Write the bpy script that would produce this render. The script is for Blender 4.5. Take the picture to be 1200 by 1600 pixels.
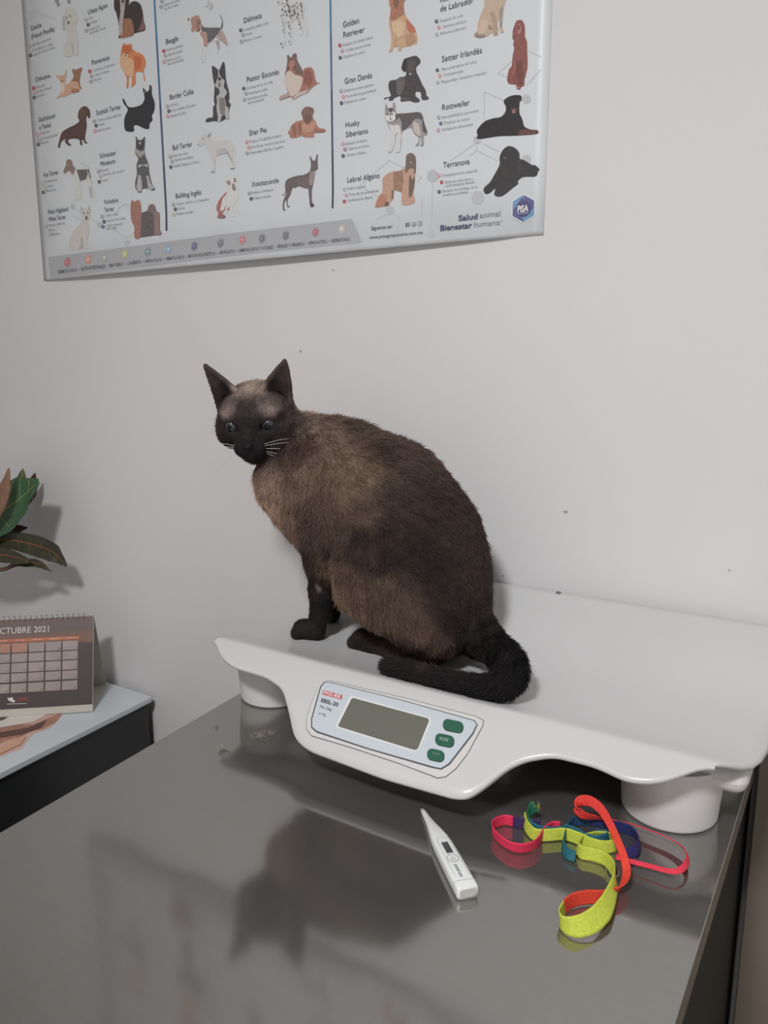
import bpy, bmesh, math, random
import numpy as np
from mathutils import Vector, Matrix

for o in list(bpy.data.objects):
    bpy.data.objects.remove(o, do_unlink=True)
scene = bpy.context.scene
COL = scene.collection
random.seed(7)
RNG = np.random.default_rng(11)

# ------------------------------------------------------------------ camera, world, light, exposure
T = 0.90                                  # table top height
F_PX = 1200.0
PITCH, YAW = math.radians(10.85), math.radians(32.1)
CAM = np.array([0.0, 0.0, T + 0.42])
FW = np.array([-math.sin(YAW) * math.cos(PITCH), math.cos(YAW) * math.cos(PITCH), -math.sin(PITCH)])
RT = np.array([math.cos(YAW), math.sin(YAW), 0.0])
UP = np.cross(RT, FW)
cam_d = bpy.data.cameras.new('camera')
cam = bpy.data.objects.new('camera', cam_d)
COL.objects.link(cam)
cam_d.sensor_fit = 'VERTICAL'
cam_d.sensor_height = 36.0
cam_d.lens = F_PX / 1600.0 * 36.0
cam_d.clip_start = 0.02
cam.matrix_world = Matrix(((RT[0], UP[0], -FW[0], CAM[0]), (RT[1], UP[1], -FW[1], CAM[1]),
                           (RT[2], UP[2], -FW[2], CAM[2]), (0, 0, 0, 1)))
scene.camera = cam

world = bpy.data.worlds.new('world')
scene.world = world
world.use_nodes = True
world.node_tree.nodes['Background'].inputs[0].default_value = (0.75, 0.85, 1.0, 1)
world.node_tree.nodes['Background'].inputs[1].default_value = 0.2

LAMP = (-0.15, -0.70, 2.44)
ld = bpy.data.lights.new('ceiling_panel_light', 'AREA')
ld.shape = 'DISK'
ld.size = 0.30
ld.energy = 36.0
ld.color = (0.985, 0.98, 0.99)
lo = bpy.data.objects.new('ceiling_panel_light', ld)
COL.objects.link(lo)
lo.location = LAMP
wd = bpy.data.lights.new('right_fill_light', 'AREA')      # added cool fill light, unseen, behind and right of the camera
wd.shape = 'RECTANGLE'
wd.size, wd.size_y = 0.85, 1.9
wd.energy = 8.0
wd.color = (0.86, 0.94, 1.0)
wo = bpy.data.objects.new('right_fill_light', wd)
COL.objects.link(wo)
wo.location = (1.44, -0.9, 1.05)
wo.rotation_euler = (math.radians(90), 0, math.radians(90))

vs = scene.view_settings
vs.view_transform = 'Standard'
vs.look = 'None'
vs.exposure = 0.0
vs.gamma = 1.0
vs.use_curve_mapping = False

# ------------------------------------------------------------------ helpers
def ray(u, v):
    return FW * F_PX + RT * (u - 600.0) - UP * (v - 800.0)
def at_y(u, v, y):
    r = ray(u, v)
    return CAM + r * ((y - CAM[1]) / r[1])
def at_z(u, v, z):                        # z measured from the table top
    r = ray(u, v)
    return CAM + r * ((T + z - CAM[2]) / r[2])
def at_plane(u, v, p0, n):
    r = ray(u, v)
    return CAM + r * (np.dot(np.array(p0) - CAM, n) / np.dot(r, n))
def mpp(u, v, y):                         # metres per pixel at that point
    r = ray(u, v)
    return (y - CAM[1]) / r[1]

LIT = 0.64
def lin(c):
    c = c / 255.0
    return c / 12.92 if c <= 0.04045 else ((c + 0.055) / 1.055) ** 2.4
def alb(rgb, k=1.0):                      # sRGB seen in the room's light -> surface albedo
    return tuple(min(0.92, lin(x) / LIT * k) for x in rgb)

ORG = {}
def tag(o, label=None, cat=None, group=None, kind=None):
    if label: o['label'] = label
    if cat: o['category'] = cat
    if group: o['group'] = group
    if kind: o['kind'] = kind
    return o
def empty(name, loc):
    o = bpy.data.objects.new(name, None)
    o.empty_display_size = 0.05
    COL.objects.link(o)
    o.location = loc
    ORG[o] = np.array(loc, float)
    return o
def obj(name, verts, faces, mat, parent=None, smooth=False, origin=None):
    verts = np.asarray(verts, float)
    if parent is not None:
        org = ORG[parent]
    elif origin is not None:
        org = np.array(origin, float)
    else:
        org = np.array([(verts[:, 0].min() + verts[:, 0].max()) / 2, (verts[:, 1].min() + verts[:, 1].max()) / 2, verts[:, 2].min()])
    me = bpy.data.meshes.new(name)
    me.from_pydata((verts - org).tolist(), [], [list(map(int, f)) for f in faces])
    me.update()
    if smooth:
        me.polygons.foreach_set('use_smooth', [True] * len(me.polygons))
    o = bpy.data.objects.new(name, me)
    COL.objects.link(o)
    ms = mat if isinstance(mat, (list, tuple)) else [mat]
    for m in ms:
        me.materials.append(m)
    if parent is not None:
        o.parent = parent
    else:
        o.location = org
    ORG[o] = org
    return o
def bevel(o, w, seg=2, ang=35):
    m = o.modifiers.new('bevel', 'BEVEL')
    m.width = w
    m.segments = seg
    m.limit_method = 'ANGLE'
    m.angle_limit = math.radians(ang)
    o.data.polygons.foreach_set('use_smooth', [True] * len(o.data.polygons))
    wn = o.modifiers.new('wn', 'WEIGHTED_NORMAL')
    wn.keep_sharp = True
    return o
def box_v(lo_, hi_):
    x0, y0, z0 = lo_
    x1, y1, z1 = hi_
    v = [(x0, y0, z0), (x1, y0, z0), (x1, y1, z0), (x0, y1, z0), (x0, y0, z1), (x1, y0, z1), (x1, y1, z1), (x0, y1, z1)]
    f = [(0, 3, 2, 1), (4, 5, 6, 7), (0, 1, 5, 4), (1, 2, 6, 5), (2, 3, 7, 6), (3, 0, 4, 7)]
    return v, f
def box(name, lo_, hi_, mat, parent=None, bev=0.0, seg=2):
    v, f = box_v(lo_, hi_)
    o = obj(name, v, f, mat, parent)
    if bev:
        bevel(o, bev, seg)
    return o
def prism(name, pts, direction, mat, parent=None, bev=0.0, smooth=False):
    """polygon (3D points) pushed along direction"""
    pts = np.asarray(pts, float)
    n = len(pts)
    d = np.asarray(direction, float)
    nrm = np.zeros(3)
    for i in range(n):
        nrm += np.cross(pts[i], pts[(i + 1) % n])
    if np.dot(nrm, d) < 0:
        pts = pts[::-1]
    v = np.vstack([pts, pts + d])
    f = [list(range(n))[::-1], list(range(n, 2 * n))]
    f += [[i, (i + 1) % n, n + (i + 1) % n, n + i] for i in range(n)]
    o = obj(name, v, f, mat, parent, smooth)
    if bev:
        bevel(o, bev, 2, 50)
    return o
def catmull(P, n, closed=False):
    P = np.asarray(P, float)
    out = []
    m = len(P)
    segs = m if closed else m - 1
    for i in range(segs):
        p1, p2 = P[i], P[(i + 1) % m]
        p0 = P[(i - 1) % m] if closed or i > 0 else 2 * p1 - p2
        p3 = P[(i + 2) % m] if closed or i < m - 2 else 2 * p2 - p1
        for k in range(n):
            t = k / n
            out.append(0.5 * ((2 * p1) + (-p0 + p2) * t + (2 * p0 - 5 * p1 + 4 * p2 - p3) * t * t + (-p0 + 3 * p1 - 3 * p2 + p3) * t ** 3))
    if not closed:
        out.append(P[-1])
    return np.array(out)
def tube_data(path, radii, seg=8, closed=False):
    path = np.asarray(path, float)
    n = len(path)
    radii = np.broadcast_to(np.asarray(radii, float), (n,))
    V, Fc = [], []
    ref = np.array([0.123, 0.31, 0.94])
    for i in range(n):
        a = path[(i - 1) % n] if closed or i > 0 else path[0]
        b = path[(i + 1) % n] if closed or i < n - 1 else path[-1]
        t = b - a
        t = t / (np.linalg.norm(t) + 1e-12)
        s = np.cross(t, ref)
        s /= np.linalg.norm(s) + 1e-12
        w = np.cross(s, t)
        for k in range(seg):
            an = 2 * math.pi * k / seg
            V.append(path[i] + radii[i] * (math.cos(an) * s + math.sin(an) * w))
    for i in range(n if closed else n - 1):
        j = (i + 1) % n
        for k in range(seg):
            k2 = (k + 1) % seg
            Fc.append((i * seg + k, i * seg + k2, j * seg + k2, j * seg + k))
    if not closed:
        Fc.append(tuple(range(seg))[::-1])
        Fc.append(tuple((n - 1) * seg + k for k in range(seg)))
    return V, Fc
def lathe_data(center, prof, seg=40):
    V, Fc = [], []
    for r, z in prof:
        for k in range(seg):
            a = 2 * math.pi * k / seg
            V.append((center[0] + r * math.cos(a), center[1] + r * math.sin(a), center[2] + z))
    n = len(prof)
    for i in range(n - 1):
        for k in range(seg):
            k2 = (k + 1) % seg
            Fc.append((i * seg + k, i * seg + k2, (i + 1) * seg + k2, (i + 1) * seg + k))
    Fc.append(tuple(range(seg))[::-1])
    Fc.append(tuple((n - 1) * seg + k for k in range(seg)))
    return V, Fc
def ellipse(cx, cy, rx, ry, n=20, p=2.0, rot=0.0):
    out = []
    for k in range(n):
        a = 2 * math.pi * k / n
        c, s = math.cos(a), math.sin(a)
        x = rx * math.copysign(abs(c) ** (2 / p), c)
        y = ry * math.copysign(abs(s) ** (2 / p), s)
        out.append((cx + x * math.cos(rot) - y * math.sin(rot), cy + x * math.sin(rot) + y * math.cos(rot)))
    return out

# ------------------------------------------------------------------ materials
MATS = {}
def mat(name, color, rough=0.6, metal=0.0, noise=0.0, nscale=20.0, bump=0.0, bscale=60.0, spec=0.5, coat=0.0, color2=None):
    if name in MATS:
        return MATS[name]
    m = bpy.data.materials.new(name)
    m.use_nodes = True
    nt = m.node_tree
    b = nt.nodes['Principled BSDF']
    b.inputs['Base Color'].default_value = (*color, 1)
    b.inputs['Roughness'].default_value = rough
    b.inputs['Metallic'].default_value = metal
    b.inputs['Specular IOR Level'].default_value = spec
    if coat:
        b.inputs['Coat Weight'].default_value = coat
        b.inputs['Coat Roughness'].default_value = 0.1
    if noise or bump:
        tc = nt.nodes.new('ShaderNodeTexCoord')
    if noise:
        nz = nt.nodes.new('ShaderNodeTexNoise')
        nz.inputs['Scale'].default_value = nscale
        nz.inputs['Detail'].default_value = 5
        nt.links.new(tc.outputs['Object'], nz.inputs['Vector'])
        rp = nt.nodes.new('ShaderNodeValToRGB')
        c2 = color2 or tuple(x * (1 + noise) for x in color)
        c1 = color if color2 else tuple(x * (1 - noise) for x in color)
        rp.color_ramp.elements[0].position = 0.3
        rp.color_ramp.elements[1].position = 0.7
        rp.color_ramp.elements[0].color = (*c1, 1)
        rp.color_ramp.elements[1].color = (*[min(1, x) for x in c2], 1)
        nt.links.new(nz.outputs['Fac'], rp.inputs['Fac'])
        nt.links.new(rp.outputs['Color'], b.inputs['Base Color'])
    if bump:
        bz = nt.nodes.new('ShaderNodeTexNoise')
        bz.inputs['Scale'].default_value = bscale
        bz.inputs['Detail'].default_value = 4
        nt.links.new(tc.outputs['Object'], bz.inputs['Vector'])
        bp = nt.nodes.new('ShaderNodeBump')
        bp.inputs['Strength'].default_value = bump
        bp.inputs['Distance'].default_value = 0.004
        nt.links.new(bz.outputs['Fac'], bp.inputs['Height'])
        nt.links.new(bp.outputs['Normal'], b.inputs['Normal'])
    MATS[name] = m
    return m
def ink(rgb, noise=0.0):
    noise = noise * (0.3 if max(rgb) > 180 else 1.0)
    key = 'ink_%d_%d_%d_%d' % (*rgb, int(noise * 100))
    g = sum(rgb) / 3.0
    wash = [0.94 * (0.90 * x + 0.10 * g) + 0.06 * 170 for x in rgb]
    return mat(key, alb(wash, 0.85), 0.45, noise=noise, nscale=260.0)

M_WALL = mat('wall_paint', (0.795, 0.785, 0.785), 0.75, noise=0.02, nscale=2.5, bump=0.06, bscale=45)
M_CEIL = mat('ceiling_paint', (0.82, 0.81, 0.79), 0.8)
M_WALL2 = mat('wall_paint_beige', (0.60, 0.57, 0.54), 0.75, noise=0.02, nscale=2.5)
M_FLOOR = mat('floor_tile', (0.34, 0.29, 0.24), 0.45, noise=0.12, nscale=6)
M_PLASTIC = mat('scale_plastic', (0.70, 0.68, 0.67), 0.32, noise=0.015, nscale=8, bump=0.02, bscale=300)
M_TRAY = mat('tray_plastic', (0.64, 0.64, 0.64), 0.28, noise=0.015, nscale=8)

def steel(name, base, rough):
    m = bpy.data.materials.new(name)
    m.use_nodes = True
    nt = m.node_tree
    b = nt.nodes['Principled BSDF']
    b.inputs['Metallic'].default_value = 0.82
    tc = nt.nodes.new('ShaderNodeTexCoord')
    mp = nt.nodes.new('ShaderNodeMapping')
    mp.inputs['Scale'].default_value = (4, 90, 90)
    nz = nt.nodes.new('ShaderNodeTexNoise')
    nz.inputs['Scale'].default_value = 3
    nz.inputs['Detail'].default_value = 6
    nt.links.new(tc.outputs['Object'], mp.inputs['Vector'])
    nt.links.new(mp.outputs['Vector'], nz.inputs['Vector'])
    n2 = nt.nodes.new('ShaderNodeTexNoise')
    n2.inputs['Scale'].default_value = 5
    n2.inputs['Detail'].default_value = 3
    nt.links.new(tc.outputs['Object'], n2.inputs['Vector'])
    mr = nt.nodes.new('ShaderNodeMapRange')
    mr.inputs['From Min'].default_value = 0.3
    mr.inputs['From Max'].default_value = 0.7
    mr.inputs['To Min'].default_value = rough * 0.9
    mr.inputs['To Max'].default_value = rough * 1.12
    nt.links.new(n2.outputs['Fac'], mr.inputs['Value'])
    nt.links.new(mr.outputs['Result'], b.inputs['Roughness'])
    rp = nt.nodes.new('ShaderNodeValToRGB')
    rp.color_ramp.elements[0].color = (*[x * 0.95 for x in base], 1)
    rp.color_ramp.elements[1].color = (*[x * 1.05 for x in base], 1)
    nt.links.new(nz.outputs['Fac'], rp.inputs['Fac'])
    nt.links.new(rp.outputs['Color'], b.inputs['Base Color'])
    n3 = nt.nodes.new('ShaderNodeTexNoise')
    n3.inputs['Scale'].default_value = 9
    n3.inputs['Detail'].default_value = 1
    nt.links.new(tc.outputs['Object'], n3.inputs['Vector'])
    bp = nt.nodes.new('ShaderNodeBump')
    bp.inputs['Strength'].default_value = 0.5
    bp.inputs['Distance'].default_value = 0.0016
    nt.links.new(n3.outputs['Fac'], bp.inputs['Height'])
    nt.links.new(bp.outputs['Normal'], b.inputs['Normal'])
    return m
M_STEEL = steel('brushed_steel', (0.335, 0.325, 0.31), 0.10)
M_SHADE_PLINTH = mat('shade_plinth_black', (0.014, 0.0125, 0.0115), 0.6, metal=0.0)  # near-black: painted shade at the table sides, and the counter plinth
M_BLACKGLOSS = mat('black_laminate', (0.018, 0.02, 0.022), 0.25)

# ------------------------------------------------------------------ room
WY = 0.94
XL, XR, YB, ZC = -2.3, 1.5, -2.4, 2.5
def struct(name, lo_, hi_, m):
    return tag(box(name, lo_, hi_, m), kind='structure')
wall_back = struct('wall_back', (XL - 0.1, WY, 0), (XR + 0.1, WY + 0.1, ZC), M_WALL)
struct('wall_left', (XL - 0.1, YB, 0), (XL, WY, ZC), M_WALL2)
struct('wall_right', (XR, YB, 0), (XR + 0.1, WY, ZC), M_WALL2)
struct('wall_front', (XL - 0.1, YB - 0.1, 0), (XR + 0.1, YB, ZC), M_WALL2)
struct('floor', (XL - 0.1, YB - 0.1, -0.1), (XR + 0.1, WY + 0.1, 0), M_FLOOR)
struct('ceiling', (XL - 0.1, YB - 0.1, ZC), (XR + 0.1, WY + 0.1, ZC + 0.1), M_CEIL)
# chips and nail marks in the paint
for (u, v, r, dark) in [(470, 549, 2.0, 1), (521, 422, 1.6, 1), (884, 800, 2.6, 1), (1140, 891, 1.4, 1), (80, 805, 1.8, 0), (786, 900, 1.4, 1)]:
    p = at_y(u, v, WY)
    rr = r * mpp(u, v, WY)
    V, Fc = [], []
    for k in range(8):
        a = 2 * math.pi * k / 8
        w = rr * (0.7 + 0.5 * random.random())
        V.append((p[0] + 1.6 * w * math.cos(a), WY - 0.0004, p[2] + w * math.sin(a)))
    obj('paint_chip', V, [tuple(range(8))], mat('chip_dark', (0.45, 0.44, 0.43), 0.8) if dark else mat('chip_light', (0.85, 0.85, 0.85), 0.8), wall_back)

# ceiling lamp around the light
lamp = empty('ceiling_lamp', (LAMP[0], LAMP[1], ZC - 0.05))
tag(lamp, 'round flush ceiling lamp with white rim above the room', 'lamp')
V, Fc = lathe_data((LAMP[0], LAMP[1], ZC), [(0.24, 0), (0.255, -0.02), (0.255, -0.07), (0.235, -0.075), (0.23, -0.05), (0.23, -0.02)], 48)
obj('rim', V, Fc, mat('lamp_rim', (0.8, 0.8, 0.8), 0.4), lamp, True)

# ------------------------------------------------------------------ steel table
table = empty('steel_table', (-0.36, 0.48, 0))
tag(table, 'brushed stainless steel examination table carrying the white scale', 'table')
def tl(y):
    return -0.635 - 0.066 * (y - 0.3515)
TY0, TY1, TXR = -0.02, 0.932, -0.0665
th = 0.004
pts = [(tl(TY0), TY0, T - th), (TXR, TY0, T - th), (TXR, TY1, T - th), (tl(TY1), TY1, T - th)]
prism('table_top', pts, (0, 0, th), M_STEEL, table, 0.0012)
M_RIM = steel('rim_steel', (0.36, 0.345, 0.325), 0.3)
box('edge_rim', (TXR - 0.003, TY0, T - 0.026), (TXR - 0.0004, TY1, T - 0.004), M_RIM, table)
prism('edge_rim', [(tl(TY0) + 0.0005, TY0, T - 0.026), (tl(TY0) + 0.003, TY0, T - 0.026), (tl(TY1) + 0.003, TY1, T - 0.026), (tl(TY1) + 0.0005, TY1, T - 0.026)], (0, 0, 0.022), M_RIM, table)
box('edge_rim', (tl(TY0) + 0.004, TY0, T - 0.026), (TXR - 0.004, TY0 + 0.003, T - 0.004), M_RIM, table)
box('side_shade_panel', (TXR - 0.018, TY0 + 0.01, 0.12), (TXR - 0.006, TY1 - 0.004, T - 0.004), M_SHADE_PLINTH, table)  # shade below the table edge, put in as a near-black sheet
box('side_shade_panel', (tl(TY0) + 0.0, TY0 + 0.03, 0.12), (tl(TY0) + 0.015, TY1 - 0.03, T - 0.004), M_SHADE_PLINTH, table)
for x in (TXR - 0.13, tl(TY0) + 0.05):
    for y in (TY0 + 0.04, TY1 - 0.06):
        box('leg', (x - 0.02, y - 0.02, 0), (x + 0.02, y + 0.02, T - 0.03), M_STEEL, table, 0.003)
box('shelf', (tl(TY0) + 0.02, TY0 + 0.04, 0.2), (TXR - 0.05, TY1 - 0.04, 0.22), M_STEEL, table)

# brown board standing against the wall beyond the table's right edge
M_BROWN = mat('brown_wood', (0.20, 0.165, 0.13), 0.5, noise=0.15, nscale=5)
board = empty('brown_board', (0.2, 0.93, 0))
tag(board, 'brown wooden board standing upright against the wall beside the steel table', 'board')
box('panel', (-0.064, 0.878, 0.0), (0.5, 0.905, T + 0.03), M_BROWN, board, 0.002)
for x in (-0.055, 0.46):
    box('back_batten', (x, 0.905, 0.0), (x + 0.035, 0.934, T + 0.025), M_BROWN, board, 0.002)

# ------------------------------------------------------------------ low counter at the left
CZ = -0.1996
def cline(y):
    return -1.102 + (0.925 - y) * 0.06
counter = empty('black_counter', (-1.6, 0.5, 0))
tag(counter, 'low glossy black counter standing against the wall left of the steel table', 'counter')
pts = [(cline(0.0) - 0.006, 0.0, 0.06), (cline(0.92) - 0.006, 0.92, 0.06), (-2.2, 0.92, 0.06), (-2.2, 0.0, 0.06)]
prism('body', pts, (0, 0, T + CZ - 0.012 - 0.06), M_BLACKGLOSS, counter, 0.002)
pts = [(cline(0.0) - 0.03, 0.02, 0.0), (cline(0.92) - 0.03, 0.91, 0.0), (-2.19, 0.91, 0.0), (-2.19, 0.02, 0.0)]
prism('plinth', pts, (0, 0, 0.06), M_SHADE_PLINTH, counter)
pts = [(cline(-0.0), -0.0, T + CZ - 0.012), (cline(0.925), 0.925, T + CZ - 0.012), (-2.2, 0.925, T + CZ - 0.012), (-2.2, -0.0, T + CZ - 0.012)]
ctop = prism('counter_top', pts, (0, 0, 0.012), mat('counter_white', (0.66, 0.70, 0.75), 0.22), counter, 0.002)
# picture of brown fur printed on the counter top
def ctp(pts, k):
    out = []
    for (x, y) in pts:
        p = at_z(0 + 0.175 * x, 940 + 0.175 * y, CZ)
        p[2] += 0.0003 * k
        out.append(p)
    return out
PRINT = [((196, 158, 140), [(-900, 1100), (-300, 1020), (0, 1010), (570, 990), (520, 1060), (440, 1130), (300, 1180), (250, 1230), (200, 1310), (90, 1350), (0, 1390), (-300, 1700), (-900, 1800)]),
         ((160, 112, 92), [(-600, 1100), (300, 1100), (430, 1040), (560, 995), (500, 1075), (380, 1140), (280, 1160), (180, 1210), (60, 1240), (0, 1270), (-300, 1500), (-600, 1500)]),
         ((92, 62, 54), [(-500, 1210), (0, 1170), (240, 1130), (420, 1060), (370, 1130), (200, 1190), (0, 1220), (-400, 1330)]),
         ((205, 200, 190), [(-400, 1080), (0, 1050), (240, 1010), (440, 1000), (300, 1080), (120, 1110), (0, 1130), (-400, 1170)]),
         ((60, 56, 54), [(-300, 1060), (0, 1040), (90, 1020), (40, 1060), (0, 1070), (-300, 1100)]),
         ((196, 150, 120), [(-200, 1400), (0, 1320), (90, 1250), (230, 1215), (190, 1280), (60, 1340), (0, 1370), (-200, 1500)])]
for k, (c, pl) in enumerate(PRINT):
    obj('printed_fur_picture', ctp(pl, k + 1), [tuple(range(len(pl)))], ink(c, 0.22), ctop)

# ------------------------------------------------------------------ baby scale used for pets
RIMZ, RIMY, SL = 0.0865, 0.66, 1.65
AN = np.array([0, -1.0, SL]) / math.sqrt(1 + SL * SL)          # apron face normal
def apr(u, v, off=0.0):
    p = at_plane(u, v, (0, RIMY, T + RIMZ), AN)
    return p + AN * off
PROF = [(0.9275, 0.110), (0.928, 0.126), (0.926, 0.1318), (0.921, 0.1335), (0.914, 0.1310), (0.902, 0.1235), (0.886, 0.1120), (0.868, 0.1005), (0.85, 0.0912), (0.832, 0.0842), (0.81, 0.0785),
        (0.78, 0.0752), (0.75, 0.0745), (0.72, 0.0758), (0.70, 0.0785), (0.684, 0.0820), (0.672, 0.0852), (0.665, 0.0867), (0.661, 0.0867), (0.6592, 0.0861)]
_py = np.array([p[0] for p in PROF[3:]])[::-1]
_pz = np.array([p[1] for p in PROF[3:]])[::-1]
def tray_z(y):
    return np.interp(y, _py, _pz)
CONT_PX = [(336, 1001), (346, 1027), (364, 1041), (415, 1056), (441, 1074), (452, 1115), (459, 1151), (481, 1170), (599, 1214), (716, 1247), (742, 1243), (775, 1210),
           (811, 1188), (863, 1179), (929, 1195), (980, 1219), (1024, 1222), (1075, 1206), (1101, 1195)]
CP = [apr(u, v) for u, v in CONT_PX]
CX = np.array([p[0] for p in CP])
CZZ = np.array([p[2] - T for p in CP])
def cont(x):
    # smoothed traced lower outline
    xs = x + np.linspace(-0.009, 0.009, 7)
    return float(np.mean(np.interp(xs, CX, CZZ)))
def xl(y):
    return np.interp(y, [0.58, 0.66, 0.70, 0.80, 0.955], [-0.662, -0.660, -0.657, -0.650, -0.640])
def xr(y):
    return np.interp(y, [0.58, 0.655, 0.662, 0.672, 0.685, 0.70, 0.72, 0.75, 0.85, 0.955], [-0.083, -0.083, -0.079, -0.069, -0.060, -0.0545, -0.050, -0.047, -0.047, -0.052])
scale_root = empty('baby_scale', (-0.36, 0.80, T))
tag(scale_root, 'white plastic digital baby scale with display and curved tray on the steel table', 'scale')
NT = 170
ts = np.linspace(0, 1, NT)
V, Fc = [], []
NA = 9
rows = len(PROF) + NA
fold = 3
for i in range(NT):
    t = ts[i]
    for (y, z) in PROF:
        x0, x1 = xl(y), xr(y)
        x = x0 + (x1 - x0) * t
        e = min(x - x0, x1 - x)
        drop = 0.007 * max(0, 1 - e / 0.016) ** 2 * float(np.clip((y - 0.664) / 0.03, 0, 1))
        V.append((x, y, T + z - drop))
    x0, x1 = xl(0.6592), xr(0.6592)
    x = x0 + (x1 - x0) * t
    zc = min(cont(x), 0.0845)
    for q in range(1, NA + 1):
        z = 0.0861 + (zc - 0.0861) * (q / NA)
        y = RIMY - SL * (RIMZ - z)
        V.append((x, y, T + z))
    yb = RIMY - SL * (RIMZ - zc)
    for (dy, dz) in ((0.001, -0.0035), (0.006, -0.0060), (0.016, -0.0045)):
        V.append((x, yb + dy, T + zc + dz))
R = rows + fold
for i in range(NT - 1):
    for j in range(R - 1):
        a = i * R + j
        Fc.append((a, a + 1, a + R + 1, a + R))
tray = obj('tray', V, Fc, M_TRAY, scale_root, True)
sm = tray.modifiers.new('solid', 'SOLIDIFY')
sm.thickness = 0.0045
sm.offset = -1
# make sure the shell grows downwards
me = tray.data
bmv = bmesh.new()
bmv.from_mesh(me)
bmv.normal_update()
up = sum(f.normal.z for f in bmv.faces)
if up < 0:
    bmesh.ops.reverse_faces(bmv, faces=bmv.faces[:])
bmv.to_mesh(me)
bmv.free()
# underside hull and feet
hull = box('hull', (-0.642, 0.690, T + 0.043), (-0.057, 0.905, T + 0.0685), M_PLASTIC, scale_root)
bevel(hull, 0.022, 4)
for (x, y) in ((-0.616, 0.7165), (-0.1255, 0.7165), (-0.60, 0.855), (-0.1255, 0.855)):
    V, Fc = lathe_data((x, y, T), [(0.041, 0.0), (0.0430, 0.0012), (0.0440, 0.004), (0.0452, 0.024), (0.0456, 0.0248), (0.0470, 0.06)], 48)
    bevel(obj('foot', V, Fc, M_PLASTIC, scale_root, True), 0.001, 1, 60)
box('inner_frame', (-0.54, 0.74, T + 0.025), (-0.30, 0.87, T + 0.045), M_PLASTIC, scale_root, 0.006)
p = at_y(873, 924, 0.921)
V, Fc = lathe_data((p[0], 0.9205, T + 0.1333), [(0.0035, 0.0), (0.003, 0.0012), (0.0015, 0.0016)], 12)
obj('screw_cap', V, Fc, mat('spot', (0.2, 0.2, 0.2), 0.6), scale_root, True)

# display on the apron
def dpx(pts, off):
    return [apr(470 + 0.258333 * x, 1050 + 0.258333 * y, off) for x, y in pts]
def plate(name, pts, base, thick, m, parent, bev=0.0, smoothn=0):
    if smoothn:
        pts = catmull(pts, smoothn, True)
    return prism(name, dpx(pts, base), AN * thick, m, parent, bev)
disp = empty('display_panel', (-0.36, 0.80, T))
disp.parent = scale_root
disp.location = (0, 0, 0)
ORG[disp] = ORG[scale_root]
plate('surround', [(128, 62), (104, 95), (66, 190), (36, 285), (36, 345), (68, 386), (300, 455), (600, 555), (830, 641), (878, 632), (940, 582), (1010, 492), (1100, 325), (1104, 296), (1060, 272), (620, 158), (172, 54)], 0.0, 0.0012, mat('surround_white', (0.69, 0.675, 0.665), 0.3), disp, 0.0006)
plate('seam', [(126, 63), (102, 94), (63, 190), (33, 284), (33, 347), (66, 390), (300, 459), (600, 559), (830, 646), (880, 636), (943, 585), (1013, 494), (1104, 326), (1108, 293), (1062, 268), (620, 154), (172, 50)], 0.0, 0.0003, mat('seam_dark', (0.16, 0.15, 0.14), 0.7), disp)
plate('bezel_edge', [(163, 62), (620, 176), (1052, 297), (1072, 325), (1044, 384), (903, 566), (852, 596), (798, 586), (400, 470), (98, 371), (65, 342), (65, 288), (120, 92), (141, 67)], 0.0012, 0.0004, mat('bezel_dark', (0.10, 0.10, 0.105), 0.5), disp)
bez = plate('bezel', [(165, 68), (620, 182), (1048, 303), (1065, 325), (1038, 378), (898, 558), (850, 588), (802, 578), (400, 463), (102, 363), (73, 338), (73, 292), (127, 98), (146, 74)], 0.0014, 0.0007, mat('bezel_grey', (0.60, 0.655, 0.70), 0.3), disp)
plate('screen_frame', [(312, 153), (785, 285), (792, 308), (717, 482), (690, 492), (222, 346), (220, 322), (298, 163)], 0.0021, 0.0006, mat('frame_white', (0.78, 0.79, 0.79), 0.3), disp)
plate('screen', [(322, 167), (772, 290), (780, 304), (712, 474), (692, 482), (234, 340), (232, 330), (310, 174)], 0.0027, 0.0002, mat('lcd', (0.165, 0.165, 0.138), 0.12), disp)
M_GREEN = mat('button_green', alb((36, 80, 64)), 0.4)
for (x, y, a, b_) in ((925, 336, 58, 33), (874, 423, 54, 34), (820, 513, 49, 33)):
    pill = []
    rr = b_ * 0.86
    for (cx_, cy_, a0) in ((a - rr, b_ - rr, 0), (-a + rr, b_ - rr, 90), (-a + rr, -b_ + rr, 180), (a - rr, -b_ + rr, 270)):
        for q in range(0, 91, 15):
            an_ = math.radians(a0 + q)
            pill.append((cx_ + rr * math.cos(an_), cy_ + rr * math.sin(an_)))
    sk = [(x + px_ - 0.10 * py_, y + py_ + 0.20 * px_) for px_, py_ in pill]
    plate('button_seat', [(x + (px_ - x) * 1.07, y + (py_ - y) * 1.1) for px_, py_ in sk], 0.0021, 0.0002, mat('seat_dark', (0.05, 0.08, 0.07), 0.6), disp)
    plate('button', sk, 0.0021, 0.0014, M_GREEN, disp, 0.0005)

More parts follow.
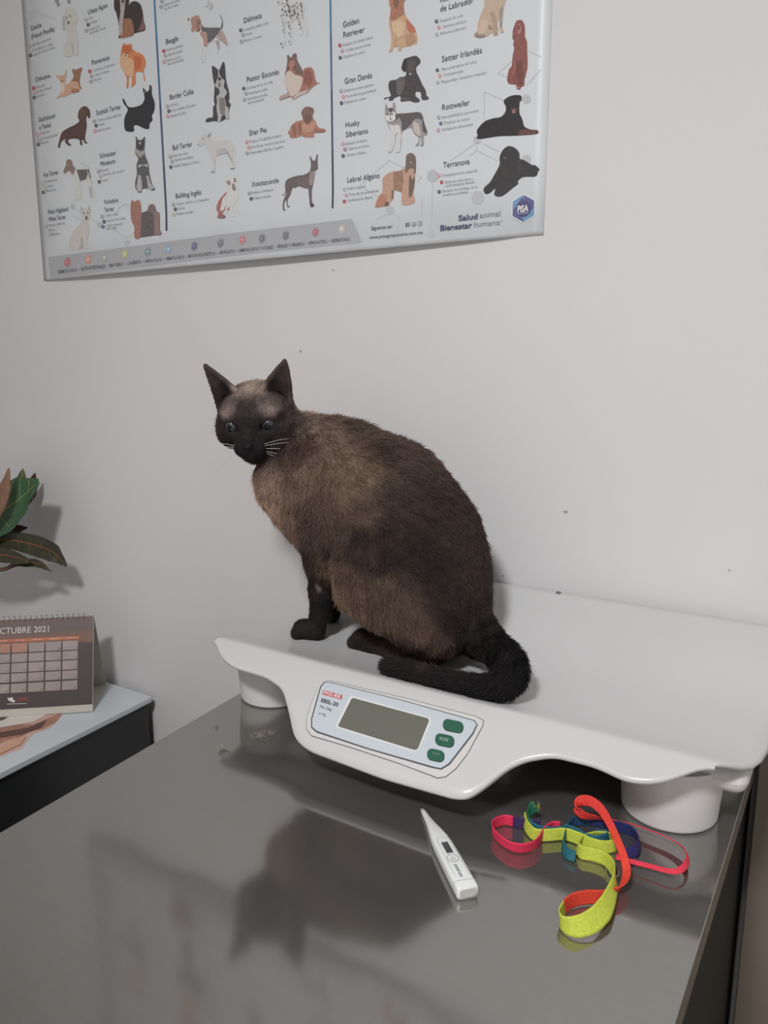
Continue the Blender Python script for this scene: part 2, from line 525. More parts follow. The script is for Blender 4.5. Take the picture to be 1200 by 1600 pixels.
# ------------------------------------------------------------------ lettering
def text_raw(s, res=2, bold=0.0, shear=0.0):
    cu = bpy.data.curves.new('txt', 'FONT')
    cu.body = s
    cu.size = 1.0
    cu.resolution_u = res
    cu.offset = bold
    cu.shear = shear
    cu.fill_mode = 'FRONT'
    o = bpy.data.objects.new('txt', cu)
    COL.objects.link(o)
    me_ = o.to_mesh()
    V_ = np.array([v.co[:] for v in me_.vertices]) if len(me_.vertices) else np.zeros((0, 3))
    F_ = [tuple(p_.vertices) for p_ in me_.polygons]
    o.to_mesh_clear()
    bpy.data.objects.remove(o, do_unlink=True)
    bpy.data.curves.remove(cu)
    return V_, F_
def text_data(s, P0, P1, Q0, **kw):
    """s runs from P0 to P1 along its baseline; Q0 is one capital height above P0"""
    V_, F_ = text_raw(s, **kw)
    if len(V_) == 0:
        return [], []
    x0, x1 = V_[:, 0].min(), V_[:, 0].max()
    cap = 0.73
    X = (V_[:, 0] - x0) / max(1e-6, x1 - x0)
    Y = V_[:, 1] / cap
    P0, P1, Q0 = map(np.asarray, (P0, P1, Q0))
    W = P0 + X[:, None] * (P1 - P0) + Y[:, None] * (Q0 - P0)
    return W, F_
def merge(parts):
    V_, F_ = [], []
    for v, f in parts:
        n = len(V_)
        V_ += [tuple(p_) for p_ in v]
        F_ += [tuple(i + n for i in q) for q in f]
    return V_, F_
def dtext(name, s, a, b, h, off, m, **kw):
    q = (a[0] + 0.28 * h, a[1] - h) if kw.pop('slant', True) else (a[0], a[1] - h)
    v, f = text_data(s, *dpx([a, b, q], off), **kw)
    o = obj(name, v, f, m, disp)
    return o
plate('brand_plate', [(142, 117), (256, 148), (250, 174), (134, 143)], 0.0021, 0.0002, mat('brand_red', alb((168, 52, 58)), 0.4), disp)
M_TWHITE = mat('text_white', (0.85, 0.85, 0.85), 0.5)
M_TBLACK = mat('text_black', (0.05, 0.05, 0.055), 0.5)
dtext('lettering', 'FIGUER', (141, 140), (246, 169), 19, 0.0025, M_TWHITE, bold=0.02)
dtext('lettering', 'EBSL-20', (125, 188), (228, 217), 23, 0.0023, M_TBLACK, bold=0.03)
dtext('lettering', 'Max 20kg', (116, 222), (190, 245), 17, 0.0023, M_TBLACK, shear=0.3)
dtext('lettering', 'e=5g', (112, 262), (156, 276), 15, 0.0023, M_TBLACK, shear=0.3)
dtext('lettering', 'MODE', (842, 424), (895, 435), 20, 0.0037, mat('text_pale', (0.45, 0.55, 0.52), 0.5))
dtext('lettering', 'ON', (800, 508), (840, 517), 14, 0.0037, mat('text_dim', (0.22, 0.34, 0.30), 0.5))

# ------------------------------------------------------------------ poster
PZ0 = at_y(460, 401, WY)[2]
PBL = at_y(70, 441, WY)
PBR = at_y(850, 363, WY)
PX0, PX1, PZB = PBL[0], PBR[0], (PBL[2] + PBR[2]) / 2
PZT = PZB + 0.74
def lift(x, z):
    q = np.clip((PZB + 0.10 - z) / 0.10, 0, 1)
    s = np.clip((x - PX0) / (PX1 - PX0), 0, 1)
    w = np.clip(np.sin(np.pi * np.clip(s, 0, 0.965) / 0.965), 0, 1) ** 0.6
    return 0.0012 + 0.013 * q * q * w
poster = empty('dog_breed_poster', (float((PX0 + PX1) / 2), WY - 0.002, float(PZB)))
tag(poster, 'large white printed poster of dog breeds and their ailments taped to the wall', 'poster')
nx, nz = 60, 60
V, Fc = [], []
zs = np.concatenate([np.linspace(PZB, PZB + 0.12, 24), np.linspace(PZB + 0.12, PZT, 37)[1:]])
for z in zs:
    for x in np.linspace(PX0, PX1, nx):
        V.append((x, WY - lift(x, z), z))
for j in range(len(zs) - 1):
    for i in range(nx - 1):
        a = j * nx + i
        Fc.append((a, a + 1, a + nx + 1, a + nx))
def poster_mat():
    m = bpy.data.materials.new('poster_paper')
    m.use_nodes = True
    nt = m.node_tree
    b = nt.nodes['Principled BSDF']
    b.inputs['Roughness'].default_value = 0.4
    tc = nt.nodes.new('ShaderNodeTexCoord')
    sep = nt.nodes.new('ShaderNodeSeparateXYZ')
    nt.links.new(tc.outputs['Object'], sep.inputs[0])
    # the printed grey margin at the left and foot of the sheet
    def rng(sock, a, b_):
        r = nt.nodes.new('ShaderNodeMapRange')
        r.interpolation_type = 'SMOOTHSTEP'
        r.inputs['From Min'].default_value = a
        r.inputs['From Max'].default_value = b_
        nt.links.new(sock, r.inputs['Value'])
        return r.outputs['Result']
    hw = (PX1 - PX0) / 2
    l = rng(sep.outputs['X'], -hw + 0.10, -hw)
    f = rng(sep.outputs['Z'], 0.10, 0.0)
    nz_ = nt.nodes.new('ShaderNodeTexVoronoi')
    nz_.inputs['Scale'].default_value = 22
    nt.links.new(tc.outputs['Object'], nz_.inputs['Vector'])
    mx = nt.nodes.new('ShaderNodeMath')
    mx.operation = 'MAXIMUM'
    nt.links.new(l, mx.inputs[0])
    nt.links.new(f, mx.inputs[1])
    ml = nt.nodes.new('ShaderNodeMath')
    ml.operation = 'MULTIPLY_ADD'
    nt.links.new(nz_.outputs['Distance'], ml.inputs[0])
    ml.inputs[1].default_value = 0.25
    ml.inputs[2].default_value = 0.35
    m2 = nt.nodes.new('ShaderNodeMath')
    m2.operation = 'MULTIPLY'
    nt.links.new(mx.outputs[0], m2.inputs[0])
    nt.links.new(ml.outputs[0], m2.inputs[1])
    mix = nt.nodes.new('ShaderNodeMix')
    mix.data_type = 'RGBA'
    mix.inputs['A'].default_value = (0.80, 0.835, 0.865, 1)
    mix.inputs['B'].default_value = (0.48, 0.49, 0.51, 1)
    nt.links.new(m2.outputs[0], mix.inputs['Factor'])
    nt.links.new(mix.outputs['Result'], b.inputs['Base Color'])
    return m
sheet = obj('sheet', V, Fc, poster_mat(), poster, True)
so = sheet.modifiers.new('solid', 'SOLIDIFY')
so.thickness = 0.0004
so.offset = 1

TILE = {'A1': (30, 0, 220), 'A2': (40, 80, 220), 'A3': (50, 150, 220), 'A4': (60, 230, 220), 'A5': (60, 300, 220),
        'B1': (240, 0, 140), 'B2': (250, 90, 140), 'B3': (260, 190, 140),
        'C1': (370, 0, 150), 'C2': (370, 75, 150), 'C3': (370, 155, 150), 'C4': (380, 230, 150),
        'D1': (520, 0, 160), 'D2': (520, 80, 160), 'D3': (520, 150, 160), 'D4': (520, 230, 160),
        'E1': (670, 0, 190), 'E2': (670, 20, 190), 'E3': (670, 135, 190), 'E4': (670, 220, 190),
        'F1': (560, 300, 300), 'F2': (60, 350, 260), 'F3': (300, 330, 280), 'P': (0, 0, 1200)}
def pp(tile, x, y, k=1.0):
    ox, oy, w = TILE[tile]
    s = w / 1200.0
    p_ = at_y(ox + s * x, oy + s * y, WY)
    p_[1] = WY - float(lift(p_[0], p_[2])) - 0.0009 - 0.00012 * k
    return p_
def print_poly(name, tile, layers, parent, label=None, noise=0.16, k0=1.0, smooth=True):
    V_, F_, mats, mi = [], [], [], []
    for k, (c, pts) in enumerate(layers):
        n = len(V_)
        q = np.array(pts, float)
        if smooth and len(q) > 7:
            q = catmull(q, 3, True)
        V_ += [tuple(pp(tile, x, y, k0 + k)) for x, y in q]
        F_.append(tuple(range(n, n + len(q))))
        if k and noise > 0.1:
            c = tuple(int(0.78 * x + 0.22 * y_) for x, y_ in zip(c, layers[0][0]))
        m = ink(c, noise)
        if m not in mats:
            mats.append(m)
        mi.append(mats.index(m))
    o = obj(name, V_, F_, mats, parent)
    o.data.polygons.foreach_set('material_index', mi)
    if label:
        o['label'] = label
    return o

DOGS = [
 ('printed picture of a white poodle', 'A1', [((200, 198, 192), [(430, 70), (470, 80), (500, 120), (505, 180), (485, 215), (490, 240), (510, 330), (512, 465), (480, 468), (465, 440), (462, 480), (390, 485), (392, 420), (412, 340), (410, 260), (385, 262), (375, 220), (380, 150), (400, 100)]),
   ((178, 174, 168), [(380, 150), (400, 140), (405, 250), (385, 262), (375, 220)]), ((172, 168, 163), [(450, 360), (465, 380), (475, 460), (465, 440), (455, 400)]),
   ((90, 84, 80), [(420, 185), (440, 185), (435, 215), (424, 210)]), ((100, 94, 90), [(410, 148), (421, 148), (421, 166), (410, 166)]), ((100, 94, 90), [(440, 135), (451, 135), (451, 150), (440, 150)])]),
 ('printed paws of a small dog at the poster top', 'A1', [((150, 145, 142), [(300, -40), (350, -40), (345, 10), (358, 50), (335, 62), (330, 40), (315, 20)]), ((150, 145, 142), [(410, -40), (440, -40), (448, 28), (425, 35), (415, 5)])]),
 ('printed picture of a long haired lhasa apso', 'A1', [((62, 54, 54), [(830, -40), (935, -40), (945, 50), (960, 25), (1000, 15), (1040, 40), (1060, 100), (1070, 180), (1085, 255), (1040, 275), (985, 290), (970, 310), (860, 330), (865, 290), (855, 200), (835, 110), (818, 70)]),
   ((208, 194, 186), [(870, -40), (915, -40), (908, 80), (895, 200), (890, 290), (865, 300), (860, 200), (872, 100)]), ((186, 122, 92), [(905, 170), (960, 165), (985, 230), (985, 295), (930, 320), (865, 328), (890, 290), (900, 220)]),
   ((146, 108, 104), [(1060, 150), (1085, 255), (1020, 272), (1050, 210)]), ((96, 86, 84), [(880, -20), (905, -20), (905, 30), (885, 30)])]),
 ('printed picture of an orange pomeranian', 'A2', [((212, 128, 84), [(1030, 75), (1030, 125), (1015, 170), (1028, 245), (1018, 255), (1010, 190), (985, 180), (945, 190), (948, 270), (920, 305), (910, 305), (915, 230), (890, 220), (885, 310), (868, 312), (870, 230), (840, 170), (815, 110), (820, 20), (830, -30), (845, -66), (870, -51), (905, -61), (915, -36), (921, -11), (965, 14), (1005, 34)]),
   ((222, 184, 148), [(825, 40), (890, 60), (930, 90), (930, 200), (915, 225), (885, 215), (850, 180), (820, 110)]), ((198, 98, 62), [(935, 40), (1000, 60), (985, 150), (940, 170)]), ((196, 96, 58), [(835, -40), (905, -45), (915, 0), (880, 20), (840, 10)]),
   ((226, 200, 176), [(840, 25), (885, 30), (880, 62), (850, 62)]), ((50, 40, 38), [(855, 36), (869, 36), (865, 50), (857, 50)]), ((60, 46, 44), [(870, 20), (880, 22), (878, 30), (870, 28)])]),
 ('printed picture of two chihuahuas lying together', 'A2', [((206, 162, 134), [(265, 205), (300, 215), (340, 200), (352, 160), (360, 170), (350, 235), (350, 290), (400, 250), (420, 220), (405, 155), (440, 160), (490, 140), (480, 190), (470, 250), (475, 300), (490, 320), (470, 325), (465, 350), (400, 365), (330, 395), (325, 385), (280, 405), (275, 398), (305, 365), (310, 300), (300, 260)]),
   ((142, 94, 70), [(405, 155), (440, 165), (490, 140), (480, 190), (470, 250), (475, 300), (485, 320), (470, 320), (455, 270), (430, 260), (400, 255), (420, 220)]), ((222, 204, 190), [(310, 270), (345, 270), (345, 340), (315, 370)]), ((170, 110, 90), [(400, 320), (465, 325), (460, 350), (400, 360)]), ((90, 70, 62), [(318, 255), (330, 250), (328, 268), (318, 270)])]),
 ('printed picture of a brown dachshund', 'A3', [((90, 64, 58), [(440, 95), (470, 92), (500, 125), (505, 180), (490, 192), (478, 170), (470, 200), (475, 260), (462, 340), (465, 385), (485, 400), (458, 405), (445, 375), (432, 385), (440, 415), (420, 418), (412, 375), (370, 365), (325, 372), (318, 395), (343, 420), (325, 427), (290, 395), (295, 370), (260, 390), (245, 440), (230, 440), (240, 390), (260, 320), (300, 285), (380, 245), (412, 215), (400, 180), (410, 125)]),
   ((106, 82, 74), [(430, 100), (460, 105), (470, 150), (455, 190), (430, 200), (412, 170)])]),
 ('printed picture of a black scottish terrier', 'A2', [((50, 50, 54), [(835, 410), (850, 415), (890, 480), (985, 465), (1020, 420), (1020, 380), (1008, 335), (1015, 318), (1042, 350), (1060, 330), (1065, 290), (1085, 310), (1085, 370), (1108, 440), (1105, 510), (1085, 550), (1090, 590), (1065, 620), (1062, 660), (1030, 665), (965, 635), (930, 640), (932, 685), (870, 685), (850, 650), (852, 570), (880, 500), (845, 450)]),
   ((150, 132, 132), [(1015, 332), (1030, 352), (1022, 372)]), ((150, 132, 132), [(1066, 302), (1078, 318), (1075, 345)])]),
 ('printed picture of a fox terrier with a black saddle', 'A4', [((206, 204, 201), [(250, 110), (290, 112), (305, 160), (330, 190), (425, 188), (430, 165), (375, 145), (385, 135), (420, 150), (440, 190), (458, 260), (470, 340), (490, 420), (480, 430), (440, 432), (455, 415), (440, 350), (405, 290), (385, 285), (360, 310), (372, 380), (370, 445), (345, 450), (340, 430), (330, 455), (312, 455), (320, 430), (315, 340), (290, 240), (265, 215), (235, 240), (217, 210), (240, 160)]),
   ((122, 94, 84), [(250, 110), (290, 112), (305, 160), (325, 190), (300, 240), (285, 215), (265, 205), (240, 225), (220, 210), (245, 155)]), ((72, 67, 68), [(335, 195), (425, 190), (430, 230), (415, 275), (365, 290), (350, 240)]), ((64, 60, 62), [(425, 190), (440, 195), (456, 260), (448, 270), (440, 230)]), ((168, 164, 160), [(440, 350), (458, 340), (470, 420), (455, 425)])]),
 ('printed picture of a sitting grey miniature schnauzer', 'A4', [((97, 92, 94), [(838, -91), (860, -61), (890, -61), (917, -86), (913, 4), (917, 64), (945, 144), (955, 220), (975, 310), (1002, 355), (995, 370), (970, 370), (945, 355), (895, 358), (888, 385), (860, 388), (850, 370), (835, 350), (835, 290), (848, 230), (845, 150), (860, 100), (835, 55), (840, -20)]),
   ((214, 212, 211), [(865, 150), (895, 155), (940, 145), (940, 175), (915, 160), (890, 160), (860, 180)]), ((200, 198, 196), [(862, 235), (885, 250), (895, 330), (888, 380), (860, 380), (845, 340)]), ((200, 198, 196), [(930, 240), (950, 250), (965, 310), (1000, 350), (970, 368), (945, 350)]),
   ((186, 176, 171), [(840, 10), (880, 40), (915, 30), (912, 64), (880, 95), (845, 60)]), ((68, 64, 66), [(848, -50), (912, -55), (912, 0), (870, 30), (845, -5)]), ((176, 174, 174), [(865, -40), (890, -45), (885, -20), (870, -18)])]),
 ('printed picture of a sitting west highland white terrier', 'A5', [((197, 193, 185), [(368, 120), (390, 145), (420, 148), (440, 115), (452, 150), (450, 190), (432, 260), (440, 310), (440, 370), (425, 410), (447, 475), (440, 485), (405, 480), (395, 450), (390, 480), (370, 490), (285, 500), (272, 460), (278, 400), (310, 330), (370, 270), (378, 240), (370, 180)]),
   ((150, 146, 142), [(370, 128), (386, 150), (374, 166)]), ((150, 146, 142), [(440, 124), (450, 150), (438, 156)]), ((60, 56, 56), [(410, 210), (428, 205), (425, 240), (413, 240)]), ((70, 66, 64), [(392, 178), (402, 176), (402, 190), (393, 190)]), ((70, 66, 64), [(428, 172), (438, 170), (438, 184), (428, 184)]), ((166, 162, 154), [(375, 380), (390, 400), (392, 470), (370, 485), (380, 430)])]),
 ('printed picture of a yorkshire terrier', 'A5', [((124, 108, 108), [(808, 70), (825, 85), (845, 75), (865, 70), (880, 100), (885, 180), (935, 160), (945, 125), (970, 105), (1000, 115), (1015, 165), (1040, 180), (1045, 230), (1050, 320), (1068, 365), (1000, 375), (885, 392), (835, 388), (830, 300), (800, 235), (795, 110)]),
   ((176, 118, 100), [(808, 70), (825, 85), (845, 75), (865, 70), (880, 100), (888, 200), (885, 390), (835, 388), (830, 300), (800, 235), (795, 110)]), ((196, 144, 116), [(815, 140), (845, 130), (860, 170), (855, 240), (830, 240), (815, 190)]), ((90, 85, 89), [(888, 180), (935, 165), (985, 190), (1000, 280), (1000, 370), (888, 385)]), ((152, 120, 117), [(1000, 170), (1040, 180), (1050, 320), (1065, 362), (1010, 370)]), ((120, 72, 60), [(828, 160), (845, 160), (846, 205), (830, 205)])]),
 ('printed paws of a white dog at the poster top', 'B1', [((188, 188, 187), [(735, -40), (765, -40), (762, 0), (760, 75), (720, 105), (700, 95), (738, 70)]), ((176, 175, 174), [(780, 40), (800, 60), (810, 100), (775, 140), (755, 130), (775, 90)])]),
 ('printed picture of a beagle', 'B1', [((212, 212, 212), [(475, 255), (540, 245), (580, 215), (620, 225), (645, 270), (655, 310), (700, 375), (900, 380), (930, 330), (935, 280), (905, 215), (915, 210), (942, 290), (940, 360), (930, 400), (975, 490), (1000, 570), (1015, 620), (1040, 690), (1020, 705), (1005, 690), (1005, 620), (920, 545), (895, 545), (905, 620), (885, 700), (855, 710), (850, 695), (875, 640), (840, 560), (810, 555), (720, 625), (715, 700), (695, 830), (660, 838), (655, 820), (685, 780), (680, 650), (670, 660), (660, 780), (650, 797), (633, 790), (650, 740), (640, 620), (605, 520), (600, 450), (575, 420), (545, 438), (520, 420), (525, 350), (485, 345), (470, 290)]),
   ((166, 114, 100), [(515, 255), (580, 215), (620, 225), (645, 270), (650, 330), (640, 420), (600, 435), (570, 410), (540, 435), (518, 410), (530, 350), (515, 320)]), ((74, 70, 72), [(660, 330), (700, 375), (900, 380), (905, 420), (830, 520), (770, 570), (735, 580), (735, 480), (700, 430), (660, 430)]), ((78, 76, 78), [(905, 215), (915, 210), (942, 290), (940, 360), (925, 395), (905, 400), (925, 340), (930, 280)]),
   ((176, 124, 110), [(640, 440), (700, 440), (735, 490), (735, 600), (720, 625), (690, 620), (680, 520), (650, 490)]), ((166, 142, 131), [(910, 400), (940, 420), (975, 490), (1015, 610), (1000, 615), (920, 545), (860, 520)]), ((66, 62, 64), [(475, 255), (495, 252), (492, 280), (475, 285)]), ((150, 140, 136), [(845, 555), (890, 550), (900, 620), (885, 690), (875, 640)]), ((142, 92, 84), [(600, 260), (640, 280), (645, 400), (605, 430), (590, 350)])]),
 ('printed picture of a sitting border collie', 'B2', [((72, 70, 74), [(712, 115), (770, 150), (800, 175), (820, 150), (855, 65), (880, 95), (890, 230), (905, 340), (940, 480), (940, 570), (930, 590), (960, 635), (940, 700), (935, 790), (945, 825), (920, 832), (890, 828), (820, 865), (780, 860), (730, 855), (640, 870), (625, 845), (660, 810), (720, 800), (725, 660), (750, 640), (735, 580), (745, 380), (735, 340), (715, 220)]),
   ((214, 212, 209), [(790, 180), (805, 180), (808, 220), (845, 290), (880, 310), (870, 400), (905, 450), (905, 490), (880, 540), (895, 600), (900, 660), (930, 680), (935, 800), (940, 825), (905, 828), (885, 780), (850, 780), (830, 830), (820, 862), (785, 858), (790, 800), (770, 680), (780, 590), (770, 530), (810, 490), (805, 430), (755, 390), (760, 350), (780, 300), (795, 240)]),
   ((152, 142, 135), [(800, 540), (880, 545), (890, 640), (885, 770), (830, 770), (810, 690)]), ((66, 62, 64), [(792, 265), (815, 270), (840, 300), (810, 320), (795, 300)]), ((160, 154, 150), [(790, 330), (830, 340), (830, 400), (800, 410)])]),
 ('printed picture of a white bull terrier', 'B3', [((201, 199, 197), [(525, 120), (540, 125), (545, 190), (560, 190), (615, 140), (605, 200), (590, 230), (640, 265), (700, 268), (790, 245), (860, 260), (905, 300), (935, 390), (957, 470), (945, 470), (915, 380), (905, 400), (905, 470), (930, 540), (928, 635), (870, 640), (895, 610), (895, 550), (850, 470), (810, 430), (750, 440), (690, 460), (670, 530), (660, 680), (610, 688), (635, 660), (630, 550), (600, 470), (560, 370), (530, 310), (500, 310), (470, 340), (430, 315), (445, 270), (490, 205), (520, 190)]),
   ((140, 136, 135), [(560, 200), (612, 145), (600, 200), (570, 222)]), ((168, 163, 161), [(810, 380), (840, 400), (900, 540), (895, 560), (850, 470), (815, 430)]), ((92, 88, 88), [(430, 310), (447, 305), (442, 326)]), ((184, 180, 178), [(690, 380), (810, 360), (815, 425), (750, 440), (695, 455)]), ((110, 106, 105), [(495, 222), (512, 225), (508, 238), (497, 236)]), ((120, 116, 114), [(872, 630), (926, 625), (926, 637), (872, 640)]), ((120, 116, 114), [(612, 675), (660, 668), (658, 682), (612, 688)])]),
 ('printed picture of a sitting brown and white bulldog', 'B3', [((210, 208, 206), [(815, 800), (865, 795), (880, 830), (905, 800), (910, 765), (930, 755), (955, 775), (955, 910), (970, 960), (965, 1050), (940, 1100), (950, 1190), (970, 1205), (935, 1215), (915, 1120), (900, 1160), (910, 1230), (930, 1265), (890, 1275), (870, 1240), (860, 1180), (830, 1195), (840, 1225), (800, 1235), (800, 1190), (770, 1240), (820, 1270), (800, 1300), (710, 1298), (705, 1270), (715, 1230), (690, 1190), (690, 1130), (730, 1040), (820, 945), (830, 890), (815, 830)]),
   ((160, 80, 74), [(820, 945), (850, 980), (895, 1030), (900, 1100), (870, 1130), (850, 1190), (800, 1190), (770, 1240), (815, 1270), (795, 1300), (710, 1298), (705, 1270), (715, 1230), (690, 1190), (690, 1130), (730, 1040)]), ((142, 104, 99), [(815, 800), (865, 795), (875, 840), (850, 860), (825, 830)]), ((117, 107, 104), [(895, 840), (920, 830), (950, 910), (915, 935), (895, 900)]), ((122, 102, 100), [(915, 765), (945, 760), (945, 810), (925, 820)]), ((110, 84, 80), [(720, 1280), (815, 1265), (800, 1298), (712, 1298)])]),
 ('printed picture of a collie lying down', 'C2', [((168, 114, 100), [(640, 105), (660, 95), (690, 130), (715, 85), (740, 72), (760, 90), (765, 150), (800, 220), (835, 290), (860, 260), (940, 250), (975, 300), (1005, 430), (1055, 440), (1000, 465), (930, 520), (900, 560), (800, 590), (740, 640), (710, 648), (690, 620), (640, 625), (560, 655), (545, 640), (560, 605), (625, 580), (650, 545), (615, 470), (612, 350), (630, 270), (645, 160)]),
   ((108, 98, 94), [(640, 105), (660, 95), (690, 130), (715, 85), (740, 72), (760, 90), (765, 150), (800, 220), (832, 290), (830, 370), (790, 330), (745, 330), (740, 250), (700, 180), (660, 200), (640, 300), (615, 360), (630, 270), (645, 160)]), ((182, 124, 114), [(690, 160), (740, 170), (740, 250), (700, 300), (660, 280), (660, 220)]),
   ((220, 214, 204), [(650, 300), (700, 300), (740, 340), (830, 370), (830, 450), (790, 560), (740, 590), (690, 620), (660, 545), (615, 470), (613, 370)]), ((142, 88, 83), [(860, 300), (930, 280), (960, 400), (930, 480), (850, 440)]), ((216, 206, 200), [(740, 600), (800, 560), (930, 520), (880, 570), (800, 600), (740, 645), (710, 648)]), ((188, 166, 162), [(630, 580), (665, 560), (680, 600), (640, 625), (560, 655), (545, 640), (570, 610)]), ((84, 66, 64), [(655, 235), (670, 235), (670, 275), (657, 275)]), ((84, 66, 64), [(725, 235), (738, 230), (738, 270), (726, 275)])]),
 ('printed picture of a wrinkled shar pei lying down', 'C3', [((177, 124, 106), [(830, 140), (870, 105), (920, 100), (970, 125), (975, 165), (960, 200), (965, 240), (1000, 290), (1015, 340), (1060, 370), (1110, 375), (1125, 400), (1090, 420), (985, 425), (980, 470), (930, 482), (840, 478), (830, 460), (740, 488), (680, 482), (665, 440), (650, 430), (660, 400), (680, 380), (690, 340), (760, 280), (825, 270), (835, 230), (818, 190)]),
   ((117, 98, 91), [(830, 140), (870, 105), (920, 100), (970, 125), (975, 165), (955, 200), (950, 260), (900, 320), (860, 290), (835, 230), (820, 190)]), ((100, 82, 77), [(860, 200), (930, 200), (940, 270), (900, 310), (865, 280)]), ((200, 150, 126), [(840, 300), (900, 330), (960, 290), (1005, 300), (980, 380), (930, 420), (850, 420), (830, 370)]), ((142, 99, 88), [(700, 340), (740, 310), (760, 420), (740, 480), (710, 400)]), ((142, 99, 88), [(780, 310), (810, 300), (820, 440), (790, 440)]), ((160, 108, 100), [(1000, 370), (1060, 380), (1120, 395), (1090, 418), (990, 420)])]),
 ('printed picture of a hairless xoloitzcuintle', 'C4', [((107, 98, 98), [(850, 112), (880, 165), (910, 170), (932, 95), (945, 105), (940, 180), (945, 260), (940, 280), (912, 300), (905, 360), (885, 470), (870, 540), (875, 690), (905, 725), (895, 748), (860, 752), (845, 690), (830, 560), (820, 520), (780, 515), (700, 490), (665, 515), (630, 510), (600, 600), (570, 660), (575, 730), (603, 745), (570, 755), (555, 690), (545, 665), (530, 700), (530, 770), (550, 785), (515, 792), (512, 680), (545, 600), (550, 530), (545, 560), (525, 600), (490, 605), (520, 590), (538, 550), (535, 460), (560, 410), (620, 380), (700, 357), (770, 350), (845, 300), (858, 200), (845, 150)]),
   ((166, 147, 147), [(850, 310), (912, 300), (905, 360), (885, 460), (850, 490), (830, 420)]), ((122, 104, 102), [(700, 370), (800, 360), (830, 440), (820, 515), (740, 495), (680, 470)]), ((76, 70, 72), [(845, 690), (872, 690), (903, 725), (893, 747), (862, 750)]), ((140, 124, 124), [(850, 125), (868, 165), (860, 190), (848, 160)])]),
 ('printed picture of a sitting golden retriever', 'D1', [((200, 162, 126), [(690, -40), (855, -40), (858, 10), (845, 35), (835, 50), (840, 110), (855, 170), (900, 250), (960, 320), (990, 390), (1000, 500), (960, 525), (900, 550), (820, 560), (815, 590), (790, 605), (775, 590), (780, 550), (740, 560), (720, 560), (710, 600), (685, 618), (667, 610), (690, 560), (695, 420), (670, 300), (680, 180), (690, 130), (680, 70), (665, 65)]),
   ((167, 102, 84), [(690, -40), (855, -40), (855, 10), (840, 40), (845, 120), (850, 180), (800, 200), (720, 250), (680, 230), (690, 130), (685, 60)]), ((184, 98, 76), [(870, 220), (900, 250), (960, 320), (985, 380), (920, 400), (880, 350)]), ((117, 80, 72), [(720, -40), (790, -40), (780, 80), (750, 110), (725, 70)]), ((220, 188, 154), [(700, 270), (800, 240), (860, 300), (840, 420), (780, 460), (720, 380)]), ((176, 136, 104), [(860, 420), (960, 400), (985, 480), (900, 540), (870, 520)]), ((190, 150, 128), [(745, 430), (760, 440), (745, 540), (735, 550)])]),
 ('printed picture of a black great dane lying down', 'D2', [((74, 70, 72), [(840, 110), (880, 85), (970, 60), (1000, 70), (1035, 110), (1030, 150), (990, 190), (990, 250), (1020, 310), (1060, 400), (1100, 470), (1105, 520), (1135, 550), (1120, 572), (1060, 575), (1045, 540), (1040, 490), (985, 480), (980, 530), (1025, 570), (1020, 600), (960, 605), (910, 585), (810, 595), (805, 560), (795, 530), (740, 550), (720, 560), (715, 580), (665, 582), (670, 550), (610, 572), (625, 550), (690, 530), (665, 450), (665, 380), (690, 350), (750, 340), (800, 310), (860, 300), (870, 240), (845, 250), (815, 210), (815, 190)]),
   ((112, 107, 105), [(750, 345), (800, 315), (855, 330), (850, 420), (815, 510), (770, 530), (755, 430)]), ((92, 82, 82), [(880, 110), (950, 100), (980, 140), (975, 230), (930, 260), (890, 240)]), ((206, 200, 198), [(905, 265), (935, 262), (925, 285), (908, 282)]), ((56, 53, 56), [(840, 110), (880, 90), (870, 170), (855, 240), (820, 210)]), ((92, 88, 90), [(810, 550), (910, 545), (930, 580), (812, 592)])]),
 ('printed picture of a siberian husky', 'D3', [((152, 147, 147), [(635, 95), (660, 150), (705, 140), (718, 82), (740, 100), (750, 190), (780, 215), (900, 205), (1020, 195), (1060, 230), (1085, 330), (1118, 430), (1110, 465), (1080, 465), (1075, 500), (1075, 570), (1060, 590), (1030, 590), (1045, 560), (1040, 470), (1020, 570), (1010, 590), (975, 588), (1000, 560), (1020, 500), (960, 440), (920, 375), (820, 425), (815, 520), (800, 640), (785, 665), (750, 668), (775, 620), (775, 450), (750, 460), (735, 560), (700, 660), (660, 670), (660, 655), (690, 620), (695, 450), (670, 380), (650, 320), (630, 280), (622, 200), (625, 120)]),
   ((216, 214, 213), [(660, 180), (690, 200), (715, 180), (750, 220), (740, 280), (700, 300), (650, 300), (632, 270), (632, 230), (670, 230)]), ((210, 206, 204), [(670, 340), (720, 350), (780, 340), (810, 430), (800, 640), (755, 665), (775, 620), (772, 450), (745, 460), (735, 560), (700, 655), (665, 665), (692, 620), (695, 450)]),
   ((94, 88, 88), [(750, 220), (900, 205), (1020, 195), (1060, 230), (1060, 280), (980, 270), (930, 330), (830, 410), (820, 330), (790, 260), (740, 300), (720, 330), (750, 270)]), ((86, 83, 85), [(1060, 250), (1085, 330), (1118, 430), (1105, 440), (1070, 420), (1060, 350)]), ((70, 66, 68), [(680, 175), (693, 175), (691, 240), (684, 240)]), ((60, 58, 60), [(678, 265), (698, 265), (692, 290)]), ((196, 182, 175), [(950, 300), (1020, 330), (1050, 470), (1020, 480), (960, 420)]), ((92, 86, 88), [(660, 155), (705, 145), (735, 190), (715, 178), (690, 195), (665, 178)]), ((80, 76, 78), [(650, 215), (668, 210), (668, 222), (652, 226)]), ((80, 76, 78), [(700, 210), (720, 208), (718, 220), (702, 222)])]),
